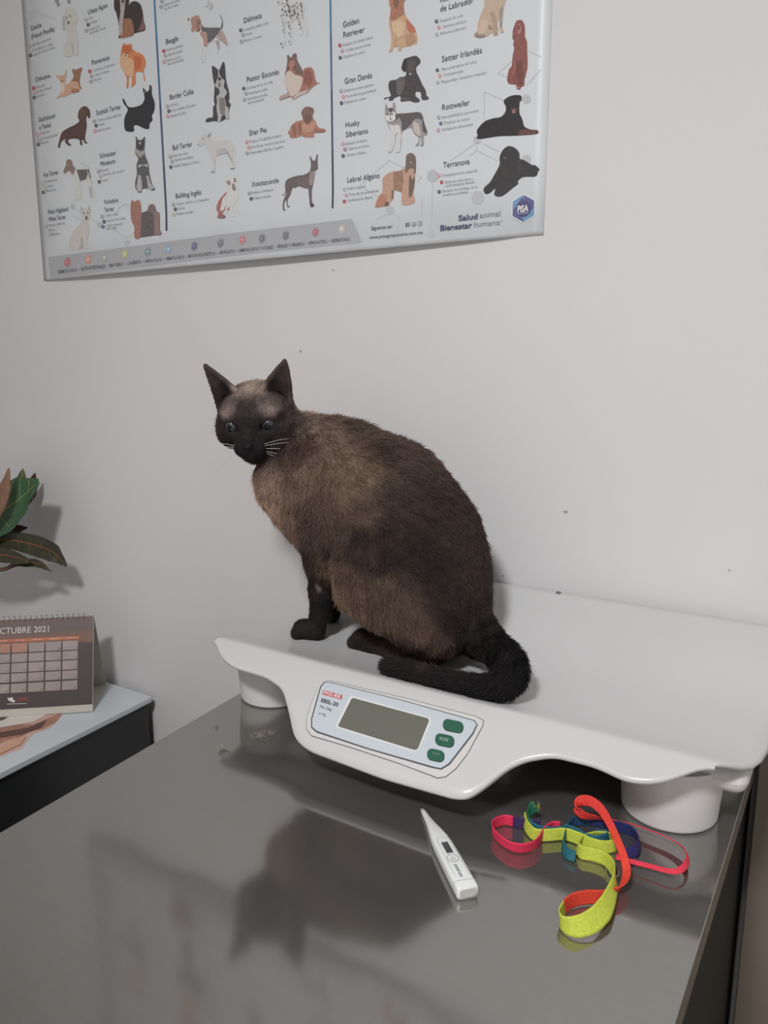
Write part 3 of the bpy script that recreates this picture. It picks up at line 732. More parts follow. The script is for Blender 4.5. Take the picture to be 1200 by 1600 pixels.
 ('printed picture of a tan afghan hound', 'D4', [((190, 150, 128), [(870, 110), (900, 80), (930, 72), (970, 100), (985, 170), (980, 300), (970, 330), (970, 440), (955, 540), (975, 655), (830, 680), (820, 530), (760, 515), (730, 510), (725, 600), (700, 640), (680, 660), (670, 690), (520, 710), (530, 640), (560, 570), (590, 530), (595, 440), (590, 380), (620, 340), (690, 295), (780, 280), (840, 250), (865, 200)]),
   ((97, 88, 86), [(870, 110), (900, 80), (930, 72), (970, 100), (985, 170), (980, 300), (960, 310), (960, 260), (900, 260), (880, 340), (860, 330), (865, 200)]), ((148, 112, 94), [(720, 300), (830, 280), (840, 400), (820, 530), (725, 500)]), ((93, 82, 77), [(915, 330), (945, 390), (970, 340), (970, 440), (950, 540), (920, 600), (905, 540), (905, 430)]), ((182, 118, 97), [(560, 570), (640, 560), (645, 630), (610, 695), (520, 710), (530, 640)]), ((96, 78, 70), [(640, 640), (680, 655), (668, 690), (625, 695)]), ((120, 92, 80), [(705, 515), (730, 510), (722, 600), (705, 620)]), ((206, 204, 204), [(918, 178), (938, 178), (930, 200)])]),
 ('printed picture of a sitting labrador', 'E1', [((192, 168, 145), [(570, -40), (760, -40), (745, 90), (735, 180), (730, 270), (748, 310), (740, 325), (712, 325), (705, 270), (700, 190), (680, 250), (695, 300), (650, 320), (690, 345), (650, 360), (640, 320), (600, 350), (560, 370), (500, 378), (455, 358), (470, 325), (490, 310), (490, 250), (520, 150), (555, 70)]),
   ((168, 138, 118), [(610, 130), (650, 120), (680, 200), (690, 350), (650, 355), (640, 250)]), ((137, 127, 113), [(590, 250), (625, 260), (640, 300), (600, 300)]), ((206, 183, 160), [(520, 210), (580, 200), (600, 260), (560, 340), (500, 340)]), ((150, 138, 126), [(700, 120), (738, 60), (735, 180), (728, 270), (712, 280)]), ((140, 122, 112), [(458, 358), (475, 325), (500, 350), (560, 352), (560, 370), (500, 377)])]),
 ('printed picture of a sitting red irish setter', 'E2', [((136, 79, 73), [(870, 90), (905, 77), (935, 90), (955, 150), (955, 240), (975, 290), (978, 380), (980, 470), (978, 560), (950, 670), (950, 720), (920, 735), (905, 760), (875, 755), (865, 715), (800, 705), (780, 660), (800, 560), (825, 530), (835, 430), (850, 360), (840, 320), (850, 270), (835, 270), (835, 190), (850, 140)]),
   ((188, 132, 123), [(875, 120), (905, 115), (920, 160), (910, 215), (885, 210), (880, 160)]), ((97, 54, 52), [(880, 130), (900, 125), (905, 165), (890, 180)]), ((112, 62, 57), [(870, 480), (920, 490), (940, 600), (930, 700), (890, 720), (870, 600)]), ((158, 98, 87), [(850, 480), (870, 500), (860, 620), (835, 640)]), ((186, 130, 122), [(875, 740), (905, 735), (903, 758), (878, 755)])]),
 ('printed picture of a rottweiler lying down', 'E3', [((47, 42, 44), [(750, 140), (800, 105), (865, 90), (920, 100), (918, 155), (905, 150), (900, 260), (930, 330), (950, 400), (1010, 430), (1075, 435), (1088, 455), (1070, 472), (950, 485), (850, 490), (700, 495), (585, 512), (520, 522), (478, 518), (490, 490), (480, 450), (500, 410), (560, 350), (640, 320), (720, 305), (765, 250), (765, 200), (750, 170)]),
   ((120, 72, 63), [(900, 440), (960, 430), (1075, 435), (1085, 460), (1060, 472), (950, 482), (890, 485)]), ((100, 65, 61), [(820, 215), (885, 220), (880, 270), (830, 280)]), ((190, 152, 143), [(832, 240), (860, 230), (855, 270), (835, 270)])]),
 ('printed picture of a black newfoundland', 'E4', [((57, 54, 56), [(770, 65), (820, 58), (870, 85), (900, 125), (905, 180), (950, 195), (1030, 245), (1050, 240), (1100, 285), (1085, 305), (1075, 340), (1045, 357), (940, 360), (885, 400), (890, 425), (840, 465), (740, 545), (680, 552), (655, 530), (665, 475), (610, 520), (570, 527), (550, 500), (560, 460), (610, 415), (660, 330), (705, 240), (705, 170), (725, 115)]),
   ((74, 71, 73), [(885, 190), (900, 200), (905, 330), (890, 390), (895, 300)]), ((130, 126, 126), [(748, 172), (765, 165), (770, 178), (752, 184)]), ((66, 60, 61), [(720, 280), (800, 270), (800, 380), (720, 360)])]),
]
dal = [((205, 204, 203), [(510, -40), (680, -40), (665, 0), (650, 40), (690, 60), (740, 35), (790, 28), (840, 45), (860, 100), (850, 180), (860, 220), (885, 310), (895, 440), (885, 460), (868, 455), (875, 420), (855, 320), (815, 230), (810, 270), (832, 340), (830, 440), (810, 447), (820, 400), (815, 340), (770, 260), (765, 220), (720, 270), (690, 300), (700, 380), (695, 550), (670, 565), (680, 520), (665, 310), (630, 290), (620, 350), (620, 540), (610, 580), (580, 582), (600, 540), (600, 350), (575, 260), (570, 120), (565, 60), (545, 70), (520, 50)])]
for (x, y) in [(532, 40), (590, 50), (610, 90), (585, 130), (640, 20), (640, 60), (660, 80), (620, 150), (665, 140), (680, 160), (600, 190), (640, 200), (680, 210), (720, 90), (735, 150), (745, 180), (720, 200), (750, 80), (780, 110), (815, 70), (835, 100), (835, 150), (830, 60), (790, 190), (780, 230), (705, 240), (605, 290), (610, 340), (680, 300), (685, 350), (850, 210), (616, 400), (690, 440), (685, 540), (800, 260), (650, 170), (590, 220), (700, 120), (785, 60), (700, 180), (760, 140), (825, 330), (596, 570)]:
    dal.append(((92, 88, 88), ellipse(x, y, 6 + 5 * random.random(), 10 + 9 * random.random(), 7, 2, random.uniform(-.6, .6))))
DOGS.append(('printed picture of a spotted dalmatian', 'C1', dal))
for lab, tile, layers in DOGS:
    if len(layers) > 10:
        base = print_poly('dog_picture', tile, layers[:1], poster, lab)
        print_poly('coat_spots', tile, layers[1:], base, None, 0.0, 2.0)
        # spots all lie in one layer
    else:
        print_poly('dog_picture', tile, layers, poster, lab)

# breed names, notes and note icons : (tile, [(name, x0,y0,x1,y1,h)], [(icon x, y, colour)], [(text, x0,y0,x1,y1)])
GR, RD, PK, DK, BG, BL = (150, 150, 150), (178, 62, 72), (200, 140, 146), (78, 78, 86), (176, 170, 156), (84, 92, 130)
BLOCKS = [
 ('A1', [('Caniche', 110, 268, 200, 232, 45), ('(French Poodle)', 115, 330, 312, 277, 45)], [(97, 395, GR), (112, 432, BG), (103, 475, DK)], [('Atrofia progresiva', 120, 400, 283, 340), ('Urolitiasis y otitis', 135, 445, 298, 380), ('Luxación de la rótula', 120, 487, 315, 412)]),
 ('A1', [('Lhasa Apso', 597, 118, 763, 75, 45)], [(578, 172, BG), (597, 215, DK), (583, 265, GR)], [('Ojo', 600, 172, 638, 162), ('Otitis', 615, 212, 675, 190), ('Displasia de la', 605, 265, 700, 237), ('médula renal', 610, 297, 745, 252)]),
 ('A1', [('Pomerania', 630, 555, 780, 515, 45)], [], []),
 ('A2', [], [(556, 175, RD), (571, 215, GR), (565, 262, GR)], [('Conducto persistente', 580, 182, 770, 122), ('Colapso traqueal', 592, 218, 720, 180), ('Alopecia', 590, 262, 655, 242)]),
 ('A2', [('Chihuahua', 93, 262, 222, 230, 40)], [(77, 318, RD), (91, 355, PK), (83, 397, DK)], [('Hidrocefalia', 100, 322, 175, 298), ('Colapso traqueal', 108, 357, 230, 322), ('Luxación', 108, 397, 175, 377)]),
 ('A2', [('Scottish Terrier', 612, 545, 822, 500, 45)], [(596, 600, GR), (610, 637, DK), (601, 684, PK)], [('Craneomandibular', 620, 607, 832, 550), ('Atopia', 635, 642, 680, 628), ('Linfosarcoma', 625, 692, 730, 662)]),
 ('A3', [('Dachshund', 68, 222, 205, 190, 40), ('o Teckel', 72, 290, 170, 265, 40)], [(57, 335, PK), (70, 375, GR), (63, 415, DK)], [('Acantosis', 80, 333, 158, 310), ('Discopatía lumbar', 92, 373, 230, 343), ('Diabetes', 85, 417, 150, 398)]),
 ('A3', [('Schnauzer', 588, 532, 727, 505, 42), ('Miniatura', 592, 600, 720, 575, 42)], [], []),
 ('A4', [], [(522, 210, GR), (540, 252, BG), (527, 297, DK)], [('Pancreatitis', 540, 214, 608, 198), ('Síndrome del comedón', 560, 250, 738, 212), ('Urolitos', 548, 300, 605, 286)]),
 ('A4', [('Fox Terrier', 57, 257, 182, 233, 42)], [(43, 308, BG), (60, 345, BG), (50, 387, DK)], [('Dermatitis atópica', 65, 308, 170, 285), ('Cataratas', 80, 347, 135, 335), ('Miastenia', 72, 387, 158, 370)]),
 ('A5', [('West Highland', 90, 192, 262, 165, 42), ('White Terrier', 97, 253, 243, 230, 40)], [(75, 293, GR)], [('Atopia y fibrosis', 100, 298, 235, 275), ('Hernia', 100, 340, 150, 330), ('Cataratas', 110, 377, 190, 362)]),
 ('A5', [('Yorkshire', 567, 108, 690, 90, 42), ('Terrier', 573, 173, 655, 162, 40)], [(553, 212, GR), (569, 255, DK), (561, 298, BL)], [('Urolitos renales', 580, 217, 690, 197), ('Luxación de la rótula', 592, 257, 750, 234), ('Colapso traqueal y', 588, 302, 730, 277), ('hidrocefalia', 592, 330, 680, 312)]),
 ('B1', [], [(125, 20, GR), (112, 95, GR)], [('Displasia de cadera', 150, 95, 365, 20), ('de la retina', 160, 145, 345, 82)]),
 ('B1', [('Beagle', 182, 595, 343, 555, 75)], [(150, 690, RD), (170, 752, GR), (157, 832, PK)], [('Estenosis pulmonar', 190, 693, 410, 627), ('Hipotiroidismo', 210, 757, 410, 702), ('Enfermedad del', 195, 832, 375, 787), ('disco intervertebral', 205, 882, 415, 822)]),
 ('B2', [('Border Collie', 148, 565, 465, 495, 75)], [(113, 657, GR), (133, 722, DK), (118, 793, PK)], [('Sordera', 150, 662, 260, 637), ('Osteocondritis del hombro', 160, 727, 500, 657), ('Epilepsia idiopática', 160, 802, 365, 757)]),
 ('B3', [('Bull Terrier', 100, 385, 360, 340, 72)], [(65, 475, GR), (92, 538, GR), (72, 612, DK)], [('Estenosis aórtica', 100, 477, 300, 442), ('Nefritis hereditaria', 130, 537, 375, 492), ('Parálisis laríngea y sordera', 110, 612, 450, 562)]),
 ('B3', [('Bulldog Inglés', 140, 1032, 480, 980, 70)], [(107, 1117, GR), (134, 1178, DK), (115, 1250, BG)], [('Cuerpo extraño y de párpados', 145, 1122, 585, 1057), ('Distocia', 172, 1187, 262, 1172), ('Paladar hendido', 155, 1257, 380, 1227)]),
 ('C1', [('Dálmata', 102, 285, 325, 240, 70)], [(62, 385, DK), (92, 443, GR), (72, 525, GR)], [('Dermatitis actínica solar', 100, 392, 410, 312), ('Atopia', 130, 452, 208, 432), ('Pannus corneal', 105, 527, 320, 477)]),
 ('C2', [('Pastor Escocés', 138, 420, 540, 345, 70)], [(100, 512, DK), (127, 575, GR), (108, 652, GR)], [('Anomalía del ojo de Collie', 140, 517, 465, 452), ('Neutropenia cíclica', 165, 582, 400, 537), ('Queratitis punteada', 145, 652, 395, 607), ('dermatomiositis', 150, 702, 355, 667)]),
 ('C3', [('Shar Pei', 168, 455, 385, 420, 68)], [(138, 543, PK), (163, 607, PK), (142, 682, GR)], [('Prolapso de la glándula nictitante', 170, 547, 570, 477), ('Demodicosis, entropión, infecciones', 195, 617, 615, 542), ('Megaesófago idiopático congénito', 178, 690, 600, 612)]),
 ('C4', [('Xoloitzcuintle', 120, 495, 457, 450, 65)], [(88, 580, GR), (113, 648, DK)], [('Displasia ectodérmica', 115, 587, 385, 552), ('Displasia dentaria', 148, 657, 360, 627)]),
 ('D1', [('Golden', 130, 325, 318, 285, 72), ('Retriever', 135, 440, 383, 392, 72)], [(93, 538, RD), (122, 603, PK), (97, 682, DK)], [('Displasia de válvula mitral', 130, 547, 475, 462), ('Celulitis juvenil canina', 160, 610, 455, 542), ('Displasia de cadera', 135, 690, 390, 624)]),
 ('D2', [('Gran Danés', 150, 383, 470, 325, 70)], [(108, 472, GR), (135, 540, PK), (112, 613, DK)], [('Dilatación-torsión gástrica', 145, 480, 490, 417), ('Demodicosis generalizada', 172, 542, 522, 482), ('Displasia de cadera', 150, 620, 402, 570)]),
 ('D3', [('Husky', 162, 372, 325, 345, 65), ('Siberiano', 165, 485, 422, 445, 68)], [(129, 567, PK), (154, 630, (150, 120, 130)), (132, 706, DK)], [('Epilepsia verdadera', 165, 577, 412, 537), ('Síndrome uveocutáneo', 195, 637, 440, 597), ('Vértebra Ivdóptica', 172, 714, 402, 677)]),
 ('D4', [('Lebrel Afgano', 182, 417, 558, 365, 65)], [(149, 500, BG), (172, 567, PK), (151, 640, RD)], [('Pedión ungueal', 180, 502, 390, 480), ('Demodicosis generalizada', 210, 572, 550, 527), ('Cardiomiopatía dilatada', 188, 647, 482, 602)]),
 ('E1', [('Retriever', 122, 27, 330, -22, 60), ('de Labrador', 122, 113, 450, 45, 60)], [(84, 217, DK), (108, 275, PK), (87, 345, BG)], [('Displasia de codo', 120, 222, 350, 172), ('Seborrea primaria', 148, 280, 378, 227), ('Enfisema pulmonar', 122, 347, 375, 292)]),
 ('E2', [('Setter Irlandés', 138, 485, 532, 410, 62)], [(92, 572, DK), (117, 625, PK), (96, 692, (158, 166, 152))], [('Hipocondroplasia del Setter', 135, 572, 485, 502), ('Pododermatitis', 160, 630, 350, 592), ('Megaesófago idiopático congénito', 132, 697, 580, 610)]),
 ('E3', [('Rottweiler', 140, 235, 410, 195, 60)], [(105, 310, GR), (126, 370, BL), (101, 437, PK)], [('Susceptibilidad a parvovirus', 135, 317, 498, 260), ('Displasia de cadera', 162, 377, 412, 335), ('Subluxación atlantoaxial', 135, 442, 440, 392)]),
 ('E4', [('Terranova', 150, 270, 410, 235, 60)], [(110, 347, PK), (135, 413, RD), (113, 507, DK)], [('Despigmentación adquirida', 145, 360, 490, 307), ('Estenosis subaórtica y', 170, 427, 445, 387), ('cardiomiopatía dilatada', 170, 462, 462, 422), ('Eversión del cartílago de la', 148, 517, 487, 467), ('membrana nictitante', 150, 552, 400, 522)]),
]
M_NAME = ink((62, 64, 76))
M_NOTE = ink((138, 140, 146))
def wtext(tile, s, x0, y0, x1, y1, h, k=3, **kw):
    P0, P1, Q0 = pp(tile, x0, y0, k), pp(tile, x1, y1, k), pp(tile, x0, y0 - h, k)
    zb = (P0[2] + P1[2]) / 2
    hh = Q0[2] - P0[2]
    P0[2] = P1[2] = zb
    Q0[0], Q0[2] = P0[0], zb + hh
    Q0[1] = P0[1]
    return text_data(s, P0, P1, Q0, **kw)
for tile, names, icons, notes in BLOCKS:
    sc = 1200.0 / TILE[tile][2]
    for (s, x0, y0, x1, y1, h) in names:
        v, f = wtext(tile, s, x0, y0, x1, y1, h, res=3)
        obj('breed_name', v, f, M_NAME, poster)
    if notes:
        v, f = merge([wtext(tile, s, x0, y0, x1, y1, 4.6 * sc, res=1) for (s, x0, y0, x1, y1) in notes])
        obj('breed_notes', v, f, M_NOTE, poster)
    for (x, y, c) in icons:
        r = 2.9 * sc
        lt = tuple(min(235, q + 70) for q in c)
        print_poly('note_icon', tile, [(c, ellipse(x, y, r * 0.9, r, 10)), (lt, ellipse(x + 0.1 * r, y, r * 0.3, r * 0.42, 6))], poster, None, 0.0)

# dividers
for (a, b) in (((240.5, -40), (263, 361)), ((517, -40), (522, 326))):
    n = 16
    V, Fc, mi = [], [], []
    mats = [ink((70 + int(0 * 2), 128, 168)), ink((74, 108, 150)), ink((72, 82, 124)), ink((66, 68, 96))]
    for i in range(n + 1):
        q = i / n
        x = a[0] + (b[0] - a[0]) * q
        y = a[1] + (b[1] - a[1]) * q
        V += [tuple(pp('P', x - 1.4, y, 1)), tuple(pp('P', x + 1.4, y, 1))]
    for i in range(n):
        Fc.append((2 * i, 2 * i + 1, 2 * i + 3, 2 * i + 2))
        mi.append(min(3, int(4 * i / n)))
    o = obj('divider_line', V, Fc, mats, poster)
    o.data.polygons.foreach_set('material_index', mi)
# grey band at the foot
top = [(77, 402), (140, 394.5), (200, 387), (260, 379), (320, 371), (380, 363.5), (440, 356.5), (500, 349.5), (553, 343)]
bot = [(82, 436), (140, 428.5), (200, 421.5), (260, 414.5), (320, 407), (380, 400), (440, 393.5), (500, 387.5), (572, 380)]
V, Fc = [], []
for q in range(5):
    for a, b in zip(top, bot):
        V.append(tuple(pp('P', a[0] + (b[0] - a[0]) * q / 4, a[1] + (b[1] - a[1]) * q / 4, 0)))
for q in range(4):
    for i in range(8):
        a = q * 9 + i
        Fc.append((a, a + 1, a + 10, a + 9))
band = obj('icon_band', V, Fc, ink((166, 167, 171)), poster)
for (tile, x, y, c) in [('F2', 226, 278, (186, 66, 70)), ('F2', 380, 260, (206, 120, 92)), ('F2', 500, 245, (150, 160, 140)), ('F2', 648, 220, (176, 186, 104)), ('F2', 815, 205, (88, 116, 128)), ('F2', 967, 187, (110, 154, 190)), ('F2', 1153, 165, (64, 66, 106)),
                        ('F3', 217, 218, (84, 84, 92)), ('F3', 362, 197, (192, 86, 96)), ('F3', 494, 187, (78, 80, 90)), ('F3', 651, 168, (74, 74, 84)), ('F3', 849, 145, (150, 70, 78)), ('F3', 1024, 123, (190, 176, 164))]:
    r = 7.6 * 1200 / TILE[tile][2]
    hexa = lambda q: [(x + 0.72 * q * r * math.sin(math.pi * k / 3), y - q * r * math.cos(math.pi * k / 3)) for k in range(6)]
    lt = tuple(min(228, q + 95) for q in c)
    print_poly('band_icon', tile, [(c, hexa(1.0)), ((196, 196, 200), hexa(0.84)), (c, hexa(0.70)), (lt, ellipse(x, y, 0.25 * r, 0.36 * r, 9)), (c, ellipse(x + .05 * r, y + .05 * r, 0.1 * r, 0.17 * r, 6))], band, None, 0.0, 2)
words = 'DERMATOLÓGICOS • GASTROINTESTINALES • ENDOCRINOS • CONGÉNITOS • NEUROLÓGICOS • HEMATOLÓGICOS • MUSCULOESQUELÉTICOS • NEOPLÁSICOS • INMUNOLÓGICOS Y OCULARES • RENALES Y URINARIOS • REPRODUCTIVOS • RESPIRATORIOS'.split(' • ')
# two stretches so the baseline follows the sheet
parts = []
def band_y(x):
    return np.interp(x, [95, 320, 560], [428.5, 402.5, 377])
tot = sum(len(w) + 3 for w in words)
pos = 0
for w in words:
    xa = 95 + (560 - 95) * pos / tot
    xb = 95 + (560 - 95) * (pos + len(w)) / tot
    parts.append(wtext('P', w, xa, band_y(xa), xb, band_y(xb), 6.0, 3, res=1, bold=0.01))
    if w != words[-1]:
        xm = xb + (560 - 95) * 1.2 / tot
        parts.append(wtext('P', '•', xm, band_y(xm), xm + 1.6, band_y(xm + 1.6), 6.0, 3, res=1))
    pos += len(w) + 3
v, f = merge(parts)
obj('band_lettering', v, f, ink((98, 99, 106)), poster)
# web address, follow line and social icons
for (s, x0, y0, x1, y1, h, bo) in [('Síguenos en:', 98, 243, 230, 230, 24, 0.01), ('www.pisaagropecuaria.com.mx', 92, 300, 422, 265, 20, 0.01)]:
    v, f = wtext('F1', s, x0, y0, x1, y1, h, bold=bo)
    obj('lettering', v, f, ink((84, 84, 112)), poster)
for (x, y, s) in ((323, 209, 'f'), (361, 206, None), (398, 202, None)):
    c = (84, 84, 104)
    if s:
        o = print_poly('social_icon', 'F1', [(c, [(x - 12, y - 10), (x + 12, y - 13), (x + 12, y + 11), (x - 12, y + 14)])], poster, None, 0)
        v, f = wtext('F1', 'f', x + 0, y + 14, x + 9, y + 13, 21, 4, bold=0.03)
        obj('lettering', v, f, ink((205, 206, 212)), o)
    elif x == 361:
        print_poly('social_icon', 'F1', [(c, ellipse(x, y, 13, 14, 16)), ((205, 206, 212), ellipse(x, y, 9.5, 10.5, 14)), (c, ellipse(x, y + 1, 6, 6, 8)), ((205, 206, 212), ellipse(x, y + 1, 2.5, 3, 8))], poster, None, 0)
    else:
        print_poly('social_icon', 'F1', [(c, ellipse(x, y, 13, 14, 20, 5)), ((205, 206, 212), ellipse(x, y, 10, 11, 20, 5)), (c, ellipse(x, y, 6.5, 7, 10)), ((205, 206, 212), ellipse(x, y, 3.5, 4, 10)), (c, ellipse(x + 6, y - 7, 2, 2, 6))], poster, None, 0)
M_SLOGAN, M_SLOGAN2 = ink((78, 74, 112)), ink((122, 120, 140))
for (s, x0, y0, x1, y1, h, m, bo) in [('Salud', 637, 187, 755, 170, 36, M_SLOGAN, 0.025), ('animal', 768, 168, 895, 152, 36, M_SLOGAN2, 0.0), ('Bienestar', 528, 250, 722, 226, 36, M_SLOGAN, 0.025), ('humano', 735, 225, 893, 208, 36, M_SLOGAN2, 0.0), ('®', 898, 188, 908, 187, 10, M_SLOGAN2, 0.0)]:
    v, f = wtext('F1', s, x0, y0, x1, y1, h, bold=bo, res=4)
    obj('lettering', v, f, m, poster)
# company hexagon
hx = lambda q, cx=1036, cy=105: [(cx + q * a, cy + q * b) for a, b in [(0, -95), (73, -55), (74, 45), (-1, 95), (-74, 53), (-73, -47)]]
logo = print_poly('company_hexagon', 'F1', [((206, 214, 226), hx(1.0)), ((92, 90, 138), hx(0.90)), ((104, 148, 186), [(970, 65), (1036, 20), (1050, 60), (1000, 85), (975, 110)]), ((104, 148, 186), [(1102, 100), (1102, 145), (1036, 190), (1030, 160), (1075, 130)]), ((76, 74, 120), ellipse(1036, 108, 48, 52, 12))], poster, None, 0.05, 1, False)
v, f = wtext('F1', 'PiSA', 1000, 129, 1068, 123, 42, 8, bold=0.035, res=4)
obj('lettering', v, f, ink((222, 222, 226)), logo)
print_poly('logo_rule', 'F1', [((200, 202, 214), [(1002, 137), (1068, 131), (1068, 134), (1002, 140)])], logo, None, 0, 8, False)
# faint molecule pattern
circ = [('E4', 47, 350, 62), ('E4', 493, 565, 66), ('E4', 970, 185, 45), ('E3', 970, 130, 45), ('E3', 485, 530, 40), ('F1', 473, 268, 24), ('F1', 207, 118, 28), ('A5', 298, 125, 22), ('A5', 530, 283, 26), ('A5', 775, 440, 24), ('A5', 100, 350, 26), ('A1', 97, 130, 34)]
for tile, x, y, r in circ:
    print_poly('pattern_dot', tile, [((182, 183, 187), ellipse(x, y, r * 0.93, r, 24))], poster, None, 0.0, -1)
lines = [('E4', [(45, 410), (45, 640)]), ('E4', [(480, 10), (480, 100), (690, 205)]), ('E4', [(480, 100), (410, 150)]), ('E4', [(480, 20), (220, 200)]), ('E4', [(540, 30), (700, 110)]), ('E3', [(745, 138), (555, 60), (555, 345)]), ('D4', [(330, 450), (500, 300), (670, 160), (840, 245)]), ('D4', [(985, 315), (1050, 360), (990, 410)]), ('D4', [(380, 490), (540, 580)]), ('E2', [(990, 380), (1115, 440)]), ('E2', [(830, 480), (690, 600), (800, 650)]), ('E2', [(970, 720), (1115, 560)]),
         ('A5', [(320, 145), (375, 180)]), ('A5', [(455, 235), (510, 262)]), ('A5', [(300, 200), (370, 250)]), ('A5', [(780, 120), (740, 100), (660, 180)]), ('A5', [(640, 310), (770, 400), (830, 345)]), ('F1', [(468, 20), (470, 245)]), ('F1', [(405, 40), (405, 170)]), ('F1', [(120, 180), (190, 140)]), ('F1', [(230, 140), (265, 165), (265, 340)]), ('A1', [(130, 75), (210, 130), (320, 165)]), ('F1', [(0, 330), (60, 360)])]
for tile, pl in lines:
    w = 0.55 * 1200 / TILE[tile][2]
    V, Fc = [], []
    for (a, b) in zip(pl[:-1], pl[1:]):
        d = np.array(b, float) - np.array(a, float)
        n_ = np.array([-d[1], d[0]]) / np.linalg.norm(d) * w
        i0 = len(V)
        m_ = 6
        for i in range(m_ + 1):
            c = np.array(a) + d * i / m_
            V += [tuple(pp(tile, *(c - n_), -1.5)), tuple(pp(tile, *(c + n_), -1.5))]
        Fc += [(i0 + 2 * i, i0 + 2 * i + 1, i0 + 2 * i + 3, i0 + 2 * i + 2) for i in range(m_)]
    obj('pattern_line', V, Fc, ink((186, 187, 191)), poster)

# ------------------------------------------------------------------ desk calendar
CFR = at_z(145, 1112, CZ + 0.0014)
CFL = at_z(0, 1121, CZ + 0.0014)
CBR = at_z(165, 1070, CZ + 0.0014)
ex = CFL - CFR
ex /= np.linalg.norm(ex)
nrm_in = np.array([-ex[1], ex[0], 0.0])
if np.dot(nrm_in, CBR - CFR) < 0:
    nrm_in = -nrm_in
dep = float(np.dot(CBR - CFR, nrm_in))
CBR = CFR + nrm_in * dep
rz_plane = CFR + nrm_in * dep * 0.5
cr = at_plane(145, 960, rz_plane, nrm_in)
CH = float(cr[2] - CFR[2])
CRIDGE = CFR + nrm_in * dep * 0.5 + np.array([0, 0, CH])
CW = 0.235
up_f = CRIDGE - CFR
LF = np.linalg.norm(up_f)
uf = up_f / LF
nf = np.cross(ex, uf)
nf /= np.linalg.norm(nf)
if np.dot(nf, nrm_in) > 0:
    nf = -nf
cal = empty('desk_calendar', tuple(CFR + ex * CW / 2 + nrm_in * dep / 2))
tag(cal, 'tent-shaped October 2021 desk calendar standing on the black counter', 'calendar')
M_CARD = mat('calendar_card', (0.60, 0.57, 0.50), 0.7)
ct = 0.0016
def quad_prism(name, a, b, c, d, n, th_, m, parent):
    return prism(name, [a, b, c, d], np.array(n) * th_, m, parent)
quad_prism('front_board', CFR, CFR + ex * CW, CFR + ex * CW + up_f, CRIDGE, nf, -ct, M_CARD, cal)
ub = CRIDGE - CBR
nb = np.cross(ex, ub)
nb /= np.linalg.norm(nb)
if np.dot(nb, nrm_in) < 0:
    nb = -nb
quad_prism('back_board', CBR, CBR + ex * CW, CRIDGE + ex * CW, CRIDGE, nb, -ct, M_CARD, cal)
quad_prism('base_board', CFR + np.array([0, 0, .0002]), CFR + ex * CW + np.array([0, 0, .0002]), CBR + ex * CW + np.array([0, 0, .0002]), CBR + np.array([0, 0, .0002]), (0, 0, 1), ct, M_CARD, cal)
def cpx(x, y):      # calendar crop pixel -> (s along ex, t up the face)
    p_ = at_plane(0.175 * x, 940 + 0.175 * y, CFR, nf)
    return float(np.dot(p_ - CFR, ex)), float(np.dot(p_ - CFR, uf))
def cst(s, t, off):
    return CFR + ex * s + uf * t + nf * off
def cquad(name, s0, s1, t0, t1, off, th_, m, parent):
    return prism(name, [cst(s0, t0, off), cst(s1, t0, off), cst(s1, t1, off), cst(s0, t1, off)], nf * th_, m, parent)
t_bot = cpx(815, 915)[1]
t_top = LF - 0.003
def sunset_mat():
    m = bpy.data.materials.new('calendar_print')
    m.use_nodes = True
    nt = m.node_tree
    b = nt.nodes['Principled BSDF']
    b.inputs['Roughness'].default_value = 0.45
    tc = nt.nodes.new('ShaderNodeTexCoord')
    sep = nt.nodes.new('ShaderNodeSeparateXYZ')
    nt.links.new(tc.outputs['Object'], sep.inputs[0])
    mr = nt.nodes.new('ShaderNodeMapRange')
    mr.inputs['From Min'].default_value = 0.0
    mr.inputs['From Max'].default_value = CH
    nt.links.new(sep.outputs['Z'], mr.inputs['Value'])
    nz_ = nt.nodes.new('ShaderNodeTexNoise')
    nz_.inputs['Scale'].default_value = 18
    nt.links.new(tc.outputs['Object'], nz_.inputs['Vector'])
    ad = nt.nodes.new('ShaderNodeMath')
    ad.operation = 'MULTIPLY_ADD'
    nt.links.new(nz_.outputs['Fac'], ad.inputs[0])
    ad.inputs[1].default_value = 0.05
    nt.links.new(mr.outputs['Result'], ad.inputs[2])
    rp = nt.nodes.new('ShaderNodeValToRGB')
    el = rp.color_ramp.elements
    el[0].position, el[0].color = 0.10, (*alb((62, 54, 54)), 1)
    el[1].position, el[1].color = 1.0, (*alb((96, 82, 80)), 1)
    for p_, c in ((0.60, (66, 57, 57)), (0.73, (66, 57, 56)), (0.755, (112, 82, 70)), (0.82, (108, 84, 74)), (0.88, (92, 79, 77))):
        e = el.new(p_)
        e.color = (*alb(c), 1)
    nt.links.new(ad.outputs[0], rp.inputs['Fac'])
    nt.links.new(rp.outputs['Color'], b.inputs['Base Color'])
    return m
page = cquad('calendar_page', 0.0008, CW - 0.0008, t_bot, t_top, 0.0002, 0.0008, sunset_mat(), cal)
cols = [(693, 557), (545, 405), (393, 253), (240, 103)]
sc_ = [(cpx(a, 650)[0], cpx(b, 650)[0]) for a, b in cols]
pitch = (sc_[3][0] - sc_[0][0]) / 3
wcell = sc_[0][1] - sc_[0][0]
rws = [(785, 705), (690, 615), (605, 525), (515, 440), (430, 350)]
tr = [(cpx(625, a)[1], cpx(625, b)[1]) for a, b in rws]
M_CELL = mat('cell_print', alb((140, 128, 126)), 0.5, noise=0.1, nscale=30)
M_CELLO = mat('cell_orange', alb((150, 112, 98)), 0.5, noise=0.15, nscale=30)
day0 = 1
